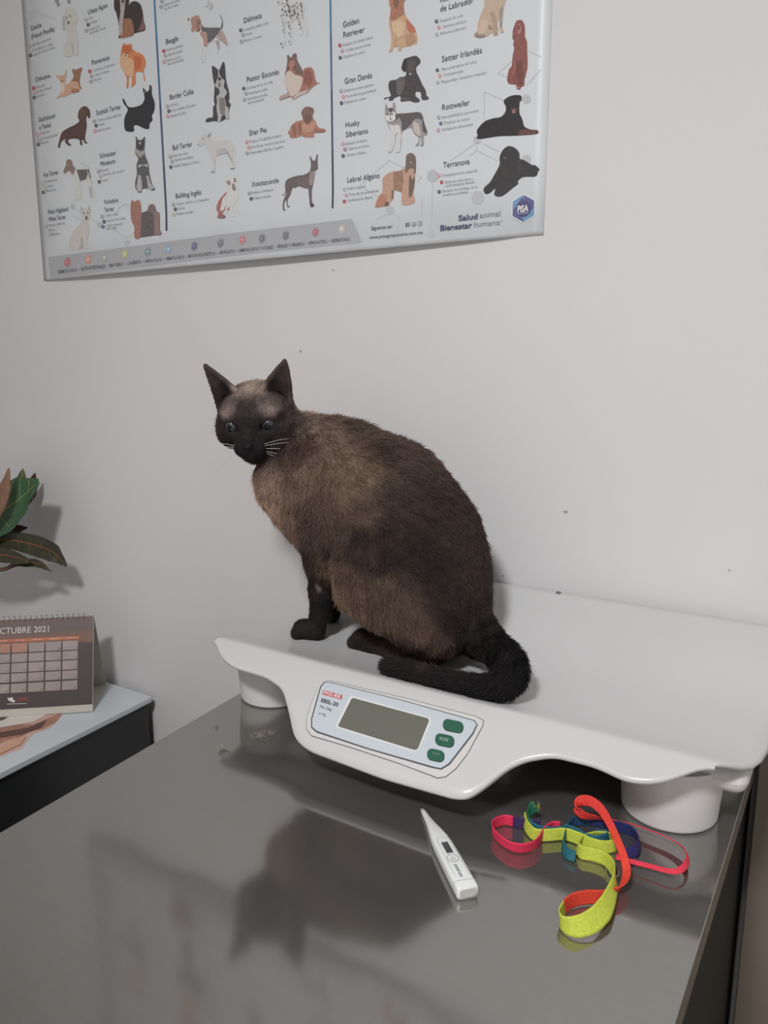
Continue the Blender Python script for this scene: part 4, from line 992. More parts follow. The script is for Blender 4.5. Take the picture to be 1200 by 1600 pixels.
for rI, (t0, t1) in enumerate(reversed(tr)):
    for cI in range(7):
        k = 6 - cI
        s0 = sc_[0][0] + pitch * k
        n_ = rI * 7 + cI - 4
        ce = cquad('day_cell', s0, s0 + wcell, t0, t1, 0.001, 0.0002, M_CELLO if (rI == 0 and cI < 4) else M_CELL, page)
        if 1 <= n_ <= 31:
            hh = (t1 - t0) * 0.22
            v, f = text_data(str(n_), cst(s0 + wcell * (0.24 if n_ > 9 else 0.16), t0 + hh * 0.5, 0.0014), cst(s0 + wcell * 0.06, t0 + hh * 0.5, 0.0014), cst(s0 + wcell * (0.24 if n_ > 9 else 0.16), t0 + hh * 1.5, 0.0014))
            obj('day_number', v, f, ink((86, 76, 76)), ce)
dh = cpx(625, 322)[1]
dn = ['DOMINGO', 'LUNES', 'MARTES', 'MIÉRCOLES', 'JUEVES', 'VIERNES', 'SÁBADO']
sL, sR = sc_[0][0] + pitch * 6 + wcell, sc_[0][0]
strip = cquad('weekday_strip', sR - 0.002, sL, dh - 0.0028, dh + 0.0022, 0.001, 0.0002, mat('strip', alb((160, 84, 66)), 0.5, noise=0.2, nscale=12, color2=alb((186, 128, 74))), page)
for cI in range(7):
    s0 = sc_[0][0] + pitch * (6 - cI)
    v, f = text_data(dn[cI], cst(s0 + wcell * 0.8, dh - 0.0012, 0.0015), cst(s0 + wcell * 0.2, dh - 0.0012, 0.0015), cst(s0 + wcell * 0.8, dh + 0.0010, 0.0015))
    obj('weekday_name', v, f, ink((216, 200, 190)), strip)
a, b = cpx(-62, 293), cpx(437, 268)
tb = (a[1] + b[1]) / 2
hcap = cpx(330, 218)[1] - cpx(330, 274)[1]
v, f = text_data('OCTUBRE 2021', cst(a[0], tb, 0.0012), cst(b[0], tb, 0.0012), cst(a[0], tb + hcap, 0.0012), res=4)
obj('month_lettering', v, f, ink((206, 200, 196)), page)
# foot emblem: pale map shape and red lettering
def cpoly(name, pts, m, parent, off=0.0012):
    q = [cst(*cpx(x, y), off) for x, y in pts]
    return obj(name, q, [tuple(range(len(q)))], m, parent)
cpoly('foot_emblem', [(68, 855), (85, 862), (112, 850), (118, 870), (128, 884), (138, 878), (134, 895), (118, 902), (100, 890), (84, 885), (74, 878)], ink((205, 200, 196)), page)
M_REDT = ink((150, 56, 58))
# the red foot lettering is not legible in the place itself: short red strokes
for i in range(7):
    x = 160 + i * 14
    cpoly('red_stroke', [(x, 858 - i), (x + 9, 857 - i), (x + 8, 880 - i), (x + 1, 881 - i)], M_REDT, page)
cpoly('red_stroke', [(160, 886), (265, 880), (265, 884), (160, 891)], M_REDT, page)
cpoly('white_rule', [(64, 912), (240, 908), (240, 912), (64, 916)], ink((205, 200, 196)), page)
# wire rings along the ridge
ring_path = []
for k in range(14):
    a_ = 2 * math.pi * k / 14
    ring_path.append((math.cos(a_), math.sin(a_)))
s_a, s_b = cpx(748, 150)[0], cpx(30, 165)[0]
pit = (s_b - s_a) / 15
M_WIRE = mat('wire', (0.62, 0.62, 0.62), 0.35, metal=0.8)
V0, F0 = None, None
for i in range(int((CW - s_a - 0.006) / pit)):
    for dd in (-0.0010, 0.0010):
        c0 = CRIDGE + ex * (s_a + i * pit + dd) + np.array([0, 0, -0.0022])
        path = [c0 + nrm_in * 0.0052 * ca + np.array([0, 0, 0.0052 * sa]) + ex * 0.0006 * ca for ca, sa in ring_path]
        v, f = tube_data(path, 0.00042, 5, True)
        obj('wire_ring', v, f, M_WIRE, cal, True)

# ------------------------------------------------------------------ plant
pot_c = np.array([-1.62, 0.775, T + CZ + 0.0006])
plant = empty('potted_croton', tuple(pot_c))
tag(plant, 'potted croton plant with green and bronze leaves on the black counter', 'plant')
V, Fc = lathe_data(pot_c, [(0.05, 0.0), (0.054, 0.003), (0.07, 0.105), (0.076, 0.108), (0.077, 0.128), (0.070, 0.129), (0.068, 0.112)], 40)
obj('pot', V, Fc, mat('terracotta', (0.36, 0.15, 0.09), 0.7, noise=0.1, nscale=20), plant, True)
V, Fc = lathe_data(pot_c, [(0.066, 0.100), (0.064, 0.112), (0.03, 0.116)], 30)
obj('soil', V, Fc, mat('soil', (0.04, 0.03, 0.022), 0.9, bump=0.6, bscale=120), plant, True)
stem_top = pot_c + np.array([0.03, 0.0, 0.40])
stem = catmull([pot_c + np.array([0, 0, 0.1]), pot_c + np.array([0.01, 0, 0.2]), pot_c + np.array([0.02, 0.005, 0.3]), stem_top], 6)
v, f = tube_data(stem, np.linspace(0.006, 0.004, len(stem)), 10)
obj('stem', v, f, mat('stem_brown', (0.10, 0.075, 0.045), 0.7), plant, True)
def leaf_mat(name, c1, c2, scale=30):
    m = mat(name, alb(c1, 1.15), 0.35, noise=0.1, nscale=scale, color2=alb(c2, 1.15))
    return m
LM = {'green': leaf_mat('leaf_green', (40, 66, 44), (54, 84, 58)), 'dark': leaf_mat('leaf_dark', (40, 40, 30), (48, 50, 34)),
      'bronze': leaf_mat('leaf_bronze', (92, 70, 56), (112, 84, 66)), 'olive': leaf_mat('leaf_olive', (56, 66, 42), (86, 84, 56)), 'red': leaf_mat('leaf_red', (58, 34, 32), (76, 42, 38))}
RIB = {'green': mat('rib_yellow', alb((132, 140, 62)), 0.4), 'dark': mat('rib_red', alb((128, 74, 52)), 0.4), 'bronze': mat('rib_bronze', alb((120, 84, 60)), 0.4), 'olive': mat('rib_yellow2', alb((132, 136, 70)), 0.4), 'red': mat('rib_dred', alb((90, 46, 40)), 0.4)}
def leaf(axis, widths, side, kind, foldk=0.25, veins=True, label=None):
    A = catmull(axis, 7)
    n = len(A)
    W = np.interp(np.linspace(0, 1, n), np.linspace(0, 1, len(widths)), widths)
    side = np.array(side, float)
    V_, F_ = [], []
    m_ = 9
    tang = np.gradient(A, axis=0)
    for i in range(n):
        t = tang[i] / (np.linalg.norm(tang[i]) + 1e-9)
        s = side - t * np.dot(side, t)
        s /= np.linalg.norm(s)
        nn = np.cross(t, s)
        for j in range(m_):
            q = (j - (m_ - 1) / 2) / ((m_ - 1) / 2)
            wave = 0.0012 * math.sin(i * 1.4 + 2 * q) * abs(q)
            V_.append(A[i] + s * W[i] * q + nn * (foldk * W[i] * q * q + wave))
    for i in range(n - 1):
        for j in range(m_ - 1):
            a_ = i * m_ + j
            F_.append((a_, a_ + 1, a_ + m_ + 1, a_ + m_))
    o = obj('leaf', V_, F_, LM[kind], plant, True)
    if label:
        o['label'] = label
    sd = o.modifiers.new('solid', 'SOLIDIFY')
    sd.thickness = 0.0007
    sd.offset = 0
    v_, f_ = tube_data(A[:-1], np.linspace(0.0017, 0.0006, n - 1), 6)
    obj('midrib', v_, f_, RIB[kind], o, True)
    if veins:
        for i in range(3, n - 3, 3):
            for sg in (-1, 1):
                t = tang[i] / np.linalg.norm(tang[i])
                s = side - t * np.dot(side, t)
                s /= np.linalg.norm(s)
                nn = np.cross(t, s)
                path = []
                for q in (0, 0.3, 0.6, 0.85):
                    path.append(A[i] + t * W[i] * q * 0.55 + s * sg * W[i] * q + nn * (foldk * W[i] * q * q))
                v_, f_ = tube_data(path, [0.0006, 0.0005, 0.0004, 0.0003], 5)
                obj('vein', v_, f_, RIB[kind], o, True)
    return o
def L(*pts):
    return [at_y(u, v, y * 0.967) for u, v, y in pts]
Zs = UP
st = stem_top
leaf([st] + L((-60, 842, 0.83), (-10, 808, 0.855), (30, 780, 0.875), (61, 752, 0.885)), [0.003, 0.018, 0.042, 0.050, 0.040, 0.006], UP + 0.3 * RT, 'green', 0.12, True, 'large green leaf with a yellow midrib')
leaf([st] + L((-70, 850, 0.84), (0, 843, 0.86), (45, 849, 0.88), (82, 862, 0.895), (104, 884, 0.90)), [0.003, 0.012, 0.015, 0.017, 0.020, 0.018, 0.002], UP + 0.15 * RT, 'dark', 0.35, True, 'long dark leaf with a reddish midrib')
leaf([st] + L((-60, 862, 0.83), (0, 866, 0.85), (28, 872, 0.86), (48, 878, 0.87)), [0.003, 0.012, 0.016, 0.014, 0.010, 0.002], UP, 'dark', 0.3, False)
leaf([st] + L((-20, 880, 0.85), (30, 880, 0.87), (58, 880, 0.885), (81, 893, 0.89)), [0.002, 0.004, 0.004, 0.008, 0.007, 0.0005], UP, 'dark', 0.3, False)
leaf([st] + L((-40, 850, 0.86), (0, 805, 0.90), (28, 765, 0.925), (36, 732, 0.935)), [0.003, 0.012, 0.022, 0.02, 0.001], RT + 0.2 * UP, 'olive', 0.2, False)
leaf([st] + L((-40, 840, 0.82), (-8, 800, 0.83), (6, 765, 0.845), (14, 731, 0.855)), [0.003, 0.010, 0.013, 0.012, 0.001], RT, 'bronze', 0.3, False, 'bronze coloured upright leaf')
leaf([st] + L((-30, 850, 0.89), (10, 805, 0.92), (44, 768, 0.935), (55, 739, 0.94)), [0.003, 0.012, 0.02, 0.016, 0.001], RT, 'red', 0.2, False)
leaf([st] + L((-40, 850, 0.86), (0, 838, 0.885), (25, 828, 0.90), (43, 824, 0.905)), [0.003, 0.012, 0.014, 0.011, 0.0008], UP, 'red', 0.2, False)
for (u, v, y, kind) in ((-150, 720, 0.80, 'green'), (-190, 800, 0.74, 'olive'), (-200, 900, 0.70, 'dark'), (-120, 760, 0.72, 'green'), (-60, 740, 0.77, 'bronze'), (-230, 760, 0.83, 'red')):
    e_ = at_y(u, v, y * 0.967)
    leaf([st, st * 0.6 + e_ * 0.4 + np.array([0, 0, 0.02]), e_ * 0.75 + st * 0.25 + np.array([0, 0, 0.02]), e_], [0.003, 0.02, 0.03, 0.022, 0.002], np.cross(e_ - st, [0, 0, 1]), kind, 0.2, False)

# ------------------------------------------------------------------ thermometer
tip, end = at_z(658, 1261, 0.003), at_z(731, 1400, 0.003)
ta = end - tip
ta[2] = 0
TLn = np.linalg.norm(ta)
ta /= TLn
tb_ = np.array([-ta[1], ta[0], 0.0])
th_root = empty('digital_thermometer', tuple(np.array([*(tip + ta * TLn / 2)[:2], T])))
tag(th_root, 'small white digital thermometer lying flat on the steel table', 'thermometer')
M_TH = mat('thermo_white', (0.80, 0.82, 0.80), 0.3)
st_ = [(0.030, .0020, .0020, 2.2), (0.075, .0024, .0024, 2.2), (0.16, .0031, .0030, 2.3), (0.26, .0046, .0038, 2.6), (0.34, .0062, .0045, 3), (0.43, .0078, .0050, 3.6), (0.52, .0086, .0053, 4), (0.7, .0090, .0055, 4.5), (0.985, .0092, .0057, 5), (1.0, .0088, .0053, 5)]
V, Fc = [], []
sg = 28
for q, hw, hh, p_ in st_:
    c0 = tip + ta * TLn * q
    for (a_, b_) in ellipse(0, 0, hw, hh, sg, p_):
        V.append((*(c0 + tb_ * a_)[:2], T + 0.0003 + hh + b_))
for i in range(len(st_) - 1):
    for k in range(sg):
        k2 = (k + 1) % sg
        Fc.append((i * sg + k, i * sg + k2, (i + 1) * sg + k2, (i + 1) * sg + k))
Fc += [tuple(range(sg))[::-1], tuple((len(st_) - 1) * sg + k for k in range(sg))]
obj('body', V, Fc, M_TH, th_root, True)
v, f = tube_data([tip + [0, 0, -.0011], tip + ta * 0.0006 + [0, 0, -.0009], tip + ta * 0.002 + [0, 0, -.0008], tip + ta * TLn * 0.035 + [0, 0, -.0008]], [0.0003, 0.0012, 0.0016, 0.0018], 10)
v = [np.array([p_[0], p_[1], max(p_[2], T + 0.0003)]) for p_ in v]
obj('metal_tip', v, f, mat('tip_metal', (0.45, 0.45, 0.46), 0.3, metal=1), th_root, True)
def thp(q, side, dz):
    hh = np.interp(q, [s_[0] for s_ in st_], [s_[2] for s_ in st_])
    p_ = tip + ta * TLn * q + tb_ * side
    return np.array([p_[0], p_[1], T + 0.0003 + 2 * hh + dz])
# cap line and end recess
c0 = tip + ta * (TLn + 0.0002)
V = [np.array([*(c0 + tb_ * a_)[:2], T + 0.0003 + 0.0055 + b_]) for a_, b_ in ellipse(0, 0, 0.0068, 0.0036, 24, 5)]
obj('end_cap', V, [tuple(range(24))], mat('cap_grey', (0.60, 0.60, 0.57), 0.4), th_root)
V = [np.array([*(c0 - ta * 0.0085 + tb_ * a_)[:2], T + 0.0003 + 0.0057 + b_]) for a_, b_ in ellipse(0, 0, 0.00935, 0.00585, 40, 5)]
v, f = tube_data(V, 0.00018, 5, True)
v = [np.array([p_[0], p_[1], max(p_[2], T + 0.0001)]) for p_ in v]
obj('cap_seam', v, f, mat('seam_grey', (0.42, 0.43, 0.42), 0.6), th_root)
SD = 0.0016
def thpoly(name, q0, q1, w0, w1, dz, m, parent, n=2):
    return obj(name, [thp(q0, w0 + SD, dz), thp(q0, w1 + SD, dz), thp(q1, w1 + SD, dz), thp(q1, w0 + SD, dz)], [(0, 1, 2, 3)], m, parent)
frame_pts = [thp(q, w + 0.0004, 0.0001) for q, w in [(0.90, -0.0062), (0.70, -0.0060), (0.515, -0.0054), (0.485, -0.0045), (0.478, 0), (0.485, 0.0045), (0.515, 0.0054), (0.70, 0.0060), (0.90, 0.0062)]]
v, f = tube_data(catmull(frame_pts, 3), 0.00016, 5)
obj('label_outline', v, f, mat('seam_grey', (0.42, 0.43, 0.42), 0.6), th_root)
scr = [thp(0.535, -0.0028, 0.0002), thp(0.535, 0.0030, 0.0002), thp(0.655, 0.0032, 0.0002), thp(0.655, -0.0026, 0.0002)]
prism('screen', scr, (0, 0, 0.0002), mat('thermo_lcd', (0.075, 0.085, 0.09), 0.2), th_root)
cb = [thp(0.712 + 0.040 * math.sin(a_), 0.0046 * math.cos(a_), 0.0002) for a_ in np.linspace(0, 2 * math.pi, 25)[:-1]]
v, f = tube_data(cb, 0.0002, 5, True)
bt = obj('power_button', v, f, mat('btn_line', (0.22, 0.25, 0.27), 0.5), th_root)
cb2 = [thp(0.720 + 0.014 * math.sin(a_), 0.0016 * math.cos(a_), 0.0002) for a_ in np.linspace(0, 2 * math.pi, 13)[:-1]]
v, f = tube_data(cb2, 0.00015, 5, True)
obj('power_symbol', v, f, mat('btn_line', (0.22, 0.25, 0.27), 0.5), bt)
v, f = text_data('omron', thp(0.775, -0.0022, 0.0003), thp(0.905, -0.0022, 0.0003), thp(0.775, 0.0016, 0.0003), bold=0.02)
# the word reads along the stem towards the cap
chk = obj('lettering', v, f, mat('btn_line', (0.22, 0.25, 0.27), 0.5), th_root)

# ------------------------------------------------------------------ rainbow strap
strap = empty('rainbow_strap', tuple(np.array([*at_z(900, 1350, 0)[:2], T])))
tag(strap, 'tangled rainbow coloured elastic strap lying on the steel table', 'strap')
def sp(x, y, z):
    return at_z(740 + 0.3 * x, 1220 + 0.3 * y, z)
def band_mesh(name, pts, colors, width=0.0115, lean=None, label=None, ribs=True, thick=0.0009):
    """pts: (x, y, z, lean angle) in strap crop pixels, z = height of the band's centre"""
    P = catmull([sp(x, y, z) for x, y, z, *_ in pts], 9)
    ln = np.interp(np.linspace(0, 1, len(P)), np.linspace(0, 1, len(pts)), [p_[3] if len(p_) > 3 else 0.0 for p_ in pts])
    wd_ = np.interp(np.linspace(0, 1, len(P)), np.linspace(0, 1, len(pts)), [p_[4] if len(p_) > 4 else 1.0 for p_ in pts])
    n = len(P)
    m_ = 9
    V_, F_, mi = [], [], []
    tang = np.gradient(P, axis=0)
    for i in range(n):
        t = tang[i] / (np.linalg.norm(tang[i]) + 1e-9)
        hz = np.cross(t, [0, 0, 1.0])
        hz /= np.linalg.norm(hz) + 1e-9
        vz = np.cross(hz, t)
        a_ = math.radians(ln[i])
        wv = vz * math.cos(a_) + hz * math.sin(a_)
        for j in range(m_):
            q = (j / (m_ - 1) - 0.5) * width * wd_[i]
            p_ = P[i] + wv * q
            V_.append((p_[0], p_[1], max(p_[2], T + 0.0008)))
    mats = []
    for c in colors:
        mm = mat('strap_%d_%d_%d' % c, alb(c, 0.84), 0.75, noise=0.12, nscale=400, bump=0.25, bscale=900)
        if mm not in mats:
            mats.append(mm)
    for i in range(n - 1):
        for j in range(m_ - 1):
            a_ = i * m_ + j
            F_.append((a_, a_ + 1, a_ + m_ + 1, a_ + m_))
            mi.append(min(len(mats) - 1, int(len(mats) * i / (n - 1))))
    o = obj(name, V_, F_, mats, strap, True)
    o.data.polygons.foreach_set('material_index', mi)
    if label:
        o['label'] = label
    sd = o.modifiers.new('solid', 'SOLIDIFY')
    sd.thickness = thick
    sd.offset = 0
    if ribs:       # woven ridges along the band
        for j in (1, 2, 4, 6, 7):
            path = [np.array(V_[i * m_ + j]) for i in range(n)]
            v_, f_ = tube_data(path, 0.00062, 5)
            r_ = obj('woven_ridge', v_, f_, mats, o, True)
            r_.data.polygons.foreach_set('material_index', [min(len(mats) - 1, int(len(mats) * (k // 5) / n)) for k in range(len(f_))])
    return o
YEL, GRN, TEAL, BLU, RED, ORG_, PUR = (176, 186, 66), (30, 98, 74), (24, 92, 104), (30, 40, 92), (204, 52, 70), (206, 62, 44), (52, 36, 84)
zc_ = 0.0062
band_mesh('frayed_end_band', [(322, 128, 0.017, 20), (300, 150, 0.014, 10), (280, 190, 0.0105, -5), (292, 235, 0.009, -10), (335, 262, zc_, -12), (400, 272, zc_, -12), (470, 268, zc_, -10)], [GRN, GRN, GRN, TEAL, TEAL], label='dark green frayed band end')
band_mesh('yellow_band', [(262, 185, 0.010, -5), (278, 240, 0.0075, -8), (320, 280, 0.0062, -10), (390, 283, zc_, -10), (470, 278, zc_, -10), (540, 298, zc_, -12), (610, 330, zc_, -12), (680, 345, zc_, -12), (735, 335, zc_, -12), (728, 300, zc_, -12), (680, 290, zc_, -12), (620, 292, zc_, -8), (570, 310, zc_, -8), (540, 345, 0.0058, -14), (565, 375, 0.0058, -14), (620, 385, 0.006, -14), (680, 405, 0.0066, -12), (722, 450, 0.008, -14), (738, 510, 0.010, 15), (722, 580, 0.0115, 32, 1.1), (680, 670, 0.0115, 42, 1.35), (610, 735, 0.0100, 38, 1.4), (530, 760, 0.0085, 26, 1.3), (465, 745, 0.0066, 6, 1.05), (450, 705, 0.0064, -10), (472, 660, 0.0062, -10)], [YEL], label='ribbed yellow-green band')
band_mesh('teal_lining', [(470, 255, 0.0068, -10), (530, 275, 0.0068, -10), (590, 310, 0.0064, -14), (650, 318, 0.0064, -14), (700, 300, 0.0064, -10), (690, 282, 0.0064, -10), (630, 280, 0.0064, -10)], [TEAL, (26, 84, 110)], label='teal inner side of the band')
band_mesh('orange_red_band', [(472, 656, 0.0064, -10), (520, 622, 0.0066, -10), (590, 606, 0.0068, -10), (660, 604, 0.007, -5), (730, 585, 0.0072, 10), (778, 540, 0.009, 40, .8), (797, 470, 0.012, 62, .62), (780, 390, 0.017, 68, .58), (745, 300, 0.022, 62, .55), (705, 215, 0.026, 52, .58), (660, 145, 0.030, 40, .7), (605, 105, 0.031, 25, .8), (555, 108, 0.027, 8, .85), (538, 145, 0.021, 0, .85), (572, 180, 0.016, 10, .75), (640, 192, 0.013, 30, .55), (720, 205, 0.011, 50, .45), (820, 225, 0.0085, 60, .40), (930, 262, 0.0085, 60, .38), (1030, 305, 0.0085, 55, .40), (1095, 355, 0.0085, 35, .5), (1115, 410, 0.0085, 20, .55), (1085, 458, 0.0085, 45, .45), (1030, 472, 0.008, 60, .38), (930, 448, 0.007, 60, .36), (820, 420, 0.006, 58, .36), (740, 395, 0.005, 50, .4)], [ORG_, (206, 56, 50), RED], label='orange to red band rising in an arc and ending in a long loop', ribs=False)
band_mesh('red_loop', [(205, 212, zc_, -5), (160, 205, zc_, -5), (112, 222, 0.0062, 0), (98, 255, 0.0062, 5), (130, 300, 0.0062, 12), (190, 340, 0.0064, 15), (250, 352, 0.0064, 15), (305, 340, 0.0062, 12), (340, 312, zc_, 5), (370, 268, zc_, 0), (410, 240, zc_, 0), (450, 243, zc_, 0)], [(212, 48, 82)], label='pink red small loop', ribs=False)
band_mesh('purple_band', [(205, 212, 0.0062, 0), (250, 222, zc_, 0), (300, 228, zc_, 0), (350, 238, zc_, 0)], [PUR], label='dark purple band', ribs=False)
band_mesh('blue_band', [(530, 395, 0.006, 30, .8), (490, 378, 0.006, 25, .8), (465, 330, 0.006, 10, .8), (480, 270, 0.006, 5), (510, 222, 0.0062, 0), (560, 205, 0.0062, 0), (650, 210, zc_, 0), (740, 235, zc_, 0), (820, 262, zc_, 10), (862, 310, 0.006, 15, .8), (850, 360, 0.006, 20, .8), (790, 385, 0.006, 20, .8)], [TEAL, (28, 70, 104), BLU, (42, 34, 92), (42, 34, 92)], label='teal to blue looped band', ribs=False)
# loose threads at the frayed end
for i in range(12):
    a_ = sp(315 + random.uniform(-38, 30), 118 + random.uniform(-8, 20), 0.020)
    d_ = np.array([random.uniform(-1, 1) * 0.002, random.uniform(0, 0.002), random.uniform(0.002, 0.006)])
    v, f = tube_data([a_ - d_, a_, a_ + d_ * 0.6 + np.array([random.uniform(-.001, .001), 0, 0])], [0.0002, 0.00018, 0.0001], 4)
    obj('loose_thread', v, f, mat('strap_%d_%d_%d' % (GRN if i % 3 else YEL), alb(GRN)), strap)
# small staple in the yellow band
v, f = tube_data(catmull([sp(690, 450, 0.004), sp(693, 490, 0.004), sp(715, 510, 0.006), sp(755, 490, 0.007), sp(752, 465, 0.007)], 4), 0.00035, 6)
obj('staple', v, f, M_WIRE, strap, True)

# ------------------------------------------------------------------ tufts of shed fur on the table
for k, (u, v_, n, r, lab) in enumerate([(350, 1172, 34, 0.007, 'grey tuft of shed cat fur on the steel table, farthest from the scale'), (405, 1152, 26, 0.008, 'pale wispy tuft of shed cat fur beside the scale front'), (337, 1134, 14, 0.004, 'tiny tuft of shed cat fur near the table left edge'), (424, 1148, 14, 0.005, 'small pale tuft of shed cat fur under the scale wing')]):
    c0 = at_z(u, v_, 0)
    parts = []
    for i in range(n):
        a_ = random.uniform(0, 2 * math.pi)
        b_ = random.uniform(-1, 1)
        ln_ = r * random.uniform(0.5, 1.2)
        o_ = c0 + np.array([random.gauss(0, r * 0.45), random.gauss(0, r * 0.4), 0.0005 + random.random() * 0.003])
        d_ = np.array([math.cos(a_) * ln_, math.sin(a_) * ln_, 0])
        mid = o_ + d_ * 0.5 + np.array([random.gauss(0, .001), random.gauss(0, .001), random.random() * 0.003])
        e_ = o_ + d_ + np.array([0, 0, random.random() * 0.001])
        parts.append(tube_data([o_, mid, e_], [0.00022, 0.00022, 0.0001], 4))
    V, Fc = merge(parts)
    V = [(p_[0], p_[1], max(p_[2], T + 0.0002)) for p_ in V]
    tag(obj('fur_tuft', V, Fc, mat('tuft', (0.34, 0.31, 0.28), 0.8), None), lab, 'fur tuft', 'shed fur tufts on the table')

# ------------------------------------------------------------------ cat
def at(u, v, y):
    return at_y(u, v, y - 0.012)
YC = 0.788
PR = []                                   # primitives: kind, data, blend, flow, fur length
def cone(a, ra, b, rb, k=0.02, flow=None, fur=0.008):
    a, b = np.array(a, float), np.array(b, float)
    fl = (b - a) if flow is None else np.array(flow, float)
    nn = np.linalg.norm(fl)
    fl = fl / nn if nn > 1e-6 else np.array([0.5, 0, -0.8])
    PR.append(('cone', (a, ra, b, rb), k, fl, fur))
def ball(c, r, k=0.02, flow=(0.5, 0, -0.8), fur=0.008):
    cone(c, r, c, r, k, flow, fur)
def ellip(c, axes, radii, k=0.02, flow=(0.5, 0, -0.8), fur=0.008):
    PR.append(('ell', (np.array(c, float), np.array(axes, float), np.array(radii, float)), k, np.array(flow, float) / np.linalg.norm(flow), fur))
def C(u, v, y, rpx):
    return at(u, v, y), rpx * mpp(u, v, y - 0.012)
def seg(p, q, k=0.02, flow=None, fur=0.008):
    a, ra = C(*p)
    b, rb = C(*q)
    cone(a, ra, b, rb, k, flow, fur)
BACK = (0.75, 0.0, -0.65)
# trunk from neck to rump
seg((468, 694, .79, 48), (505, 722, .795, 62), .03, (0.6, 0, -0.8), .008)
seg((505, 726, .795, 62), (540, 742, .795, 73), .03, (0.8, 0, -0.6), .009)
seg((540, 742, .795, 73), (604, 786, .797, 91), .03, BACK, .009)
seg((604, 786, .797, 91), (646, 853, .80, 98), .03, BACK, .009)
seg((646, 853, .80, 98), (674, 917, .80, 84), .03, (0.5, 0, -0.85), .009)
seg((674, 917, .80, 84), (690, 955, .80, 66), .03, (0.4, 0, -0.9), .009)
# chest
seg((456, 752, .785, 55), (500, 790, .79, 58), .03, (0.3, 0, -0.95), .011)
seg((500, 790, .79, 58), (560, 870, .79, 60), .03, (0.3, 0, -0.95), .009)
# near shoulder, upper arm, foreleg
seg((538, 775, .752, 42), (516, 835, .748, 36), .03, (0.2, 0, -1), .008)
seg((516, 835, .748, 34), (505, 880, .752, 25), .02, (0, 0, -1), .007)
seg((505, 880, .752, 23), (503, 925, .757, 17.5), .012, (0, 0, -1), .005)
seg((503, 925, .757, 17.5), (501, 962, .762, 16), .01, (0, 0, -1), .004)
def paw(u, v, y, d, r0, s=1.0):
    c0, r = C(u, v, y, r0)
    d = np.array(d, float) / np.linalg.norm(d)
    sd_ = np.array([-d[1], d[0], 0])
    zt_ = T + float(tray_z(c0[1]))
    c0[2] = zt_ + r * 0.86
    cone(c0 - d * r * 0.5, r * 0.95, c0 + d * r * 0.7, r * 0.92, .006, d, .003)
    for k in (-1.15, -0.4, 0.4, 1.15):
        tc_ = c0 + d * r * (1.30 - 0.12 * abs(k)) + sd_ * r * 0.48 * k
        tc_[2] = zt_ + r * 0.52
        ball(tc_, r * 0.50, .004, d, .0025)
paw(485, 979, .757, (-1, -0.35, 0), 17)
# far foreleg
seg((548, 790, .845, 40), (526, 850, .845, 30), .03, (0.1, 0, -1), .008)
seg((526, 850, .845, 28), (516, 905, .83, 18), .014, (0, 0, -1), .005)
seg((516, 905, .83, 18), (514, 945, .815, 15), .01, (0, 0, -1), .004)
paw(510, 958, .815, (-1, -0.2, 0), 15.5)
# near thigh, shank and hind foot
ax = np.array([RT, UP, -FW])
def rot_axes(deg):
    c_, s_ = math.cos(math.radians(deg)), math.sin(math.radians(deg))
    return np.array([RT * c_ - UP * s_, RT * s_ + UP * c_, -FW])
m0 = mpp(610, 940, .745)
ellip(at(600, 916, .738), rot_axes(38), (88 * m0, 58 * m0, 42 * m0), .014, (0.25, 0, -0.95), .008)
ellip(at(654, 966, .735), rot_axes(32), (74 * m0, 46 * m0, 36 * m0), .016, (0.35, 0, -0.9), .008)
seg((556, 926, .742, 31), (600, 955, .735, 27), .016, (0.3, 0, -0.9), .008)
zt0 = T + float(tray_z(0.72))
def tr_pt(u, v, h):                        # a point at height h above the tray
    y = 0.72
    for _ in range(12):
        p_ = at_z(u, v, float(tray_z(y)) + h)
        y = float(p_[1])
    return p_
a_ = tr_pt(566, 1000, 0.011)
b_ = tr_pt(640, 1016, 0.012)
c_ = tr_pt(676, 1016, 0.015)
cone(a_, 0.0138, b_, 0.0140, .008, (a_ - b_), .004)
cone(b_, 0.0125, c_, 0.017, .015, (a_ - b_), .006)
dd_ = (a_ - b_) / np.linalg.norm(a_ - b_)
sd2 = np.array([-dd_[1], dd_[0], 0])
for k in (-1.1, -0.37, 0.37, 1.1):
    q_ = a_ + dd_ * 0.011 + sd2 * 0.0058 * k
    q_[2] = T + float(tray_z(q_[1])) + 0.007
    ball(q_, 0.0065, .004, dd_, .0025)
# far thigh and foot
m1 = mpp(610, 930, .86)
ellip(at(622, 915, .845), rot_axes(38), (88 * m1, 62 * m1, 34 * m1), .028, (0.25, 0, -0.95), .008)
a2 = np.array([a_[0] + 0.02, 0.835, T + float(tray_z(0.835)) + 0.012])
cone(a2, 0.0125, a2 + np.array([0.09, 0, 0.004]), 0.018, .012, (-1, 0, 0), .005)
# tail lying round to the front
TAIL = [(716, 962, .80, 40), (742, 988, .79, 33), (772, 1012, .768, 29), (797, 1038, .735, 29), (797, 1063, .708, 26), (772, 1073, .6935, 22.5), (735, 1070, .6905, 19), (690, 1061, .690, 17.5), (645, 1050, .6905, 17), (606, 1042, .692, 16.5)]
tp, trd = [], []
for (u, v, y, r) in TAIL:
    p_, r_ = C(u, v, y, r)
    p_[2] = max(p_[2], T + float(tray_z(p_[1])) + r_ * 0.92)
    tp.append(p_)
    trd.append(r_)
tpp = catmull(tp, 3)
trr = np.interp(np.linspace(0, 1, len(tpp)), np.linspace(0, 1, len(trd)), trd) - 0.0035
for i in range(len(tpp) - 1):
    cone(tpp[i], trr[i], tpp[i + 1], trr[i + 1], .012 if i < 5 else .005, None, .0075)

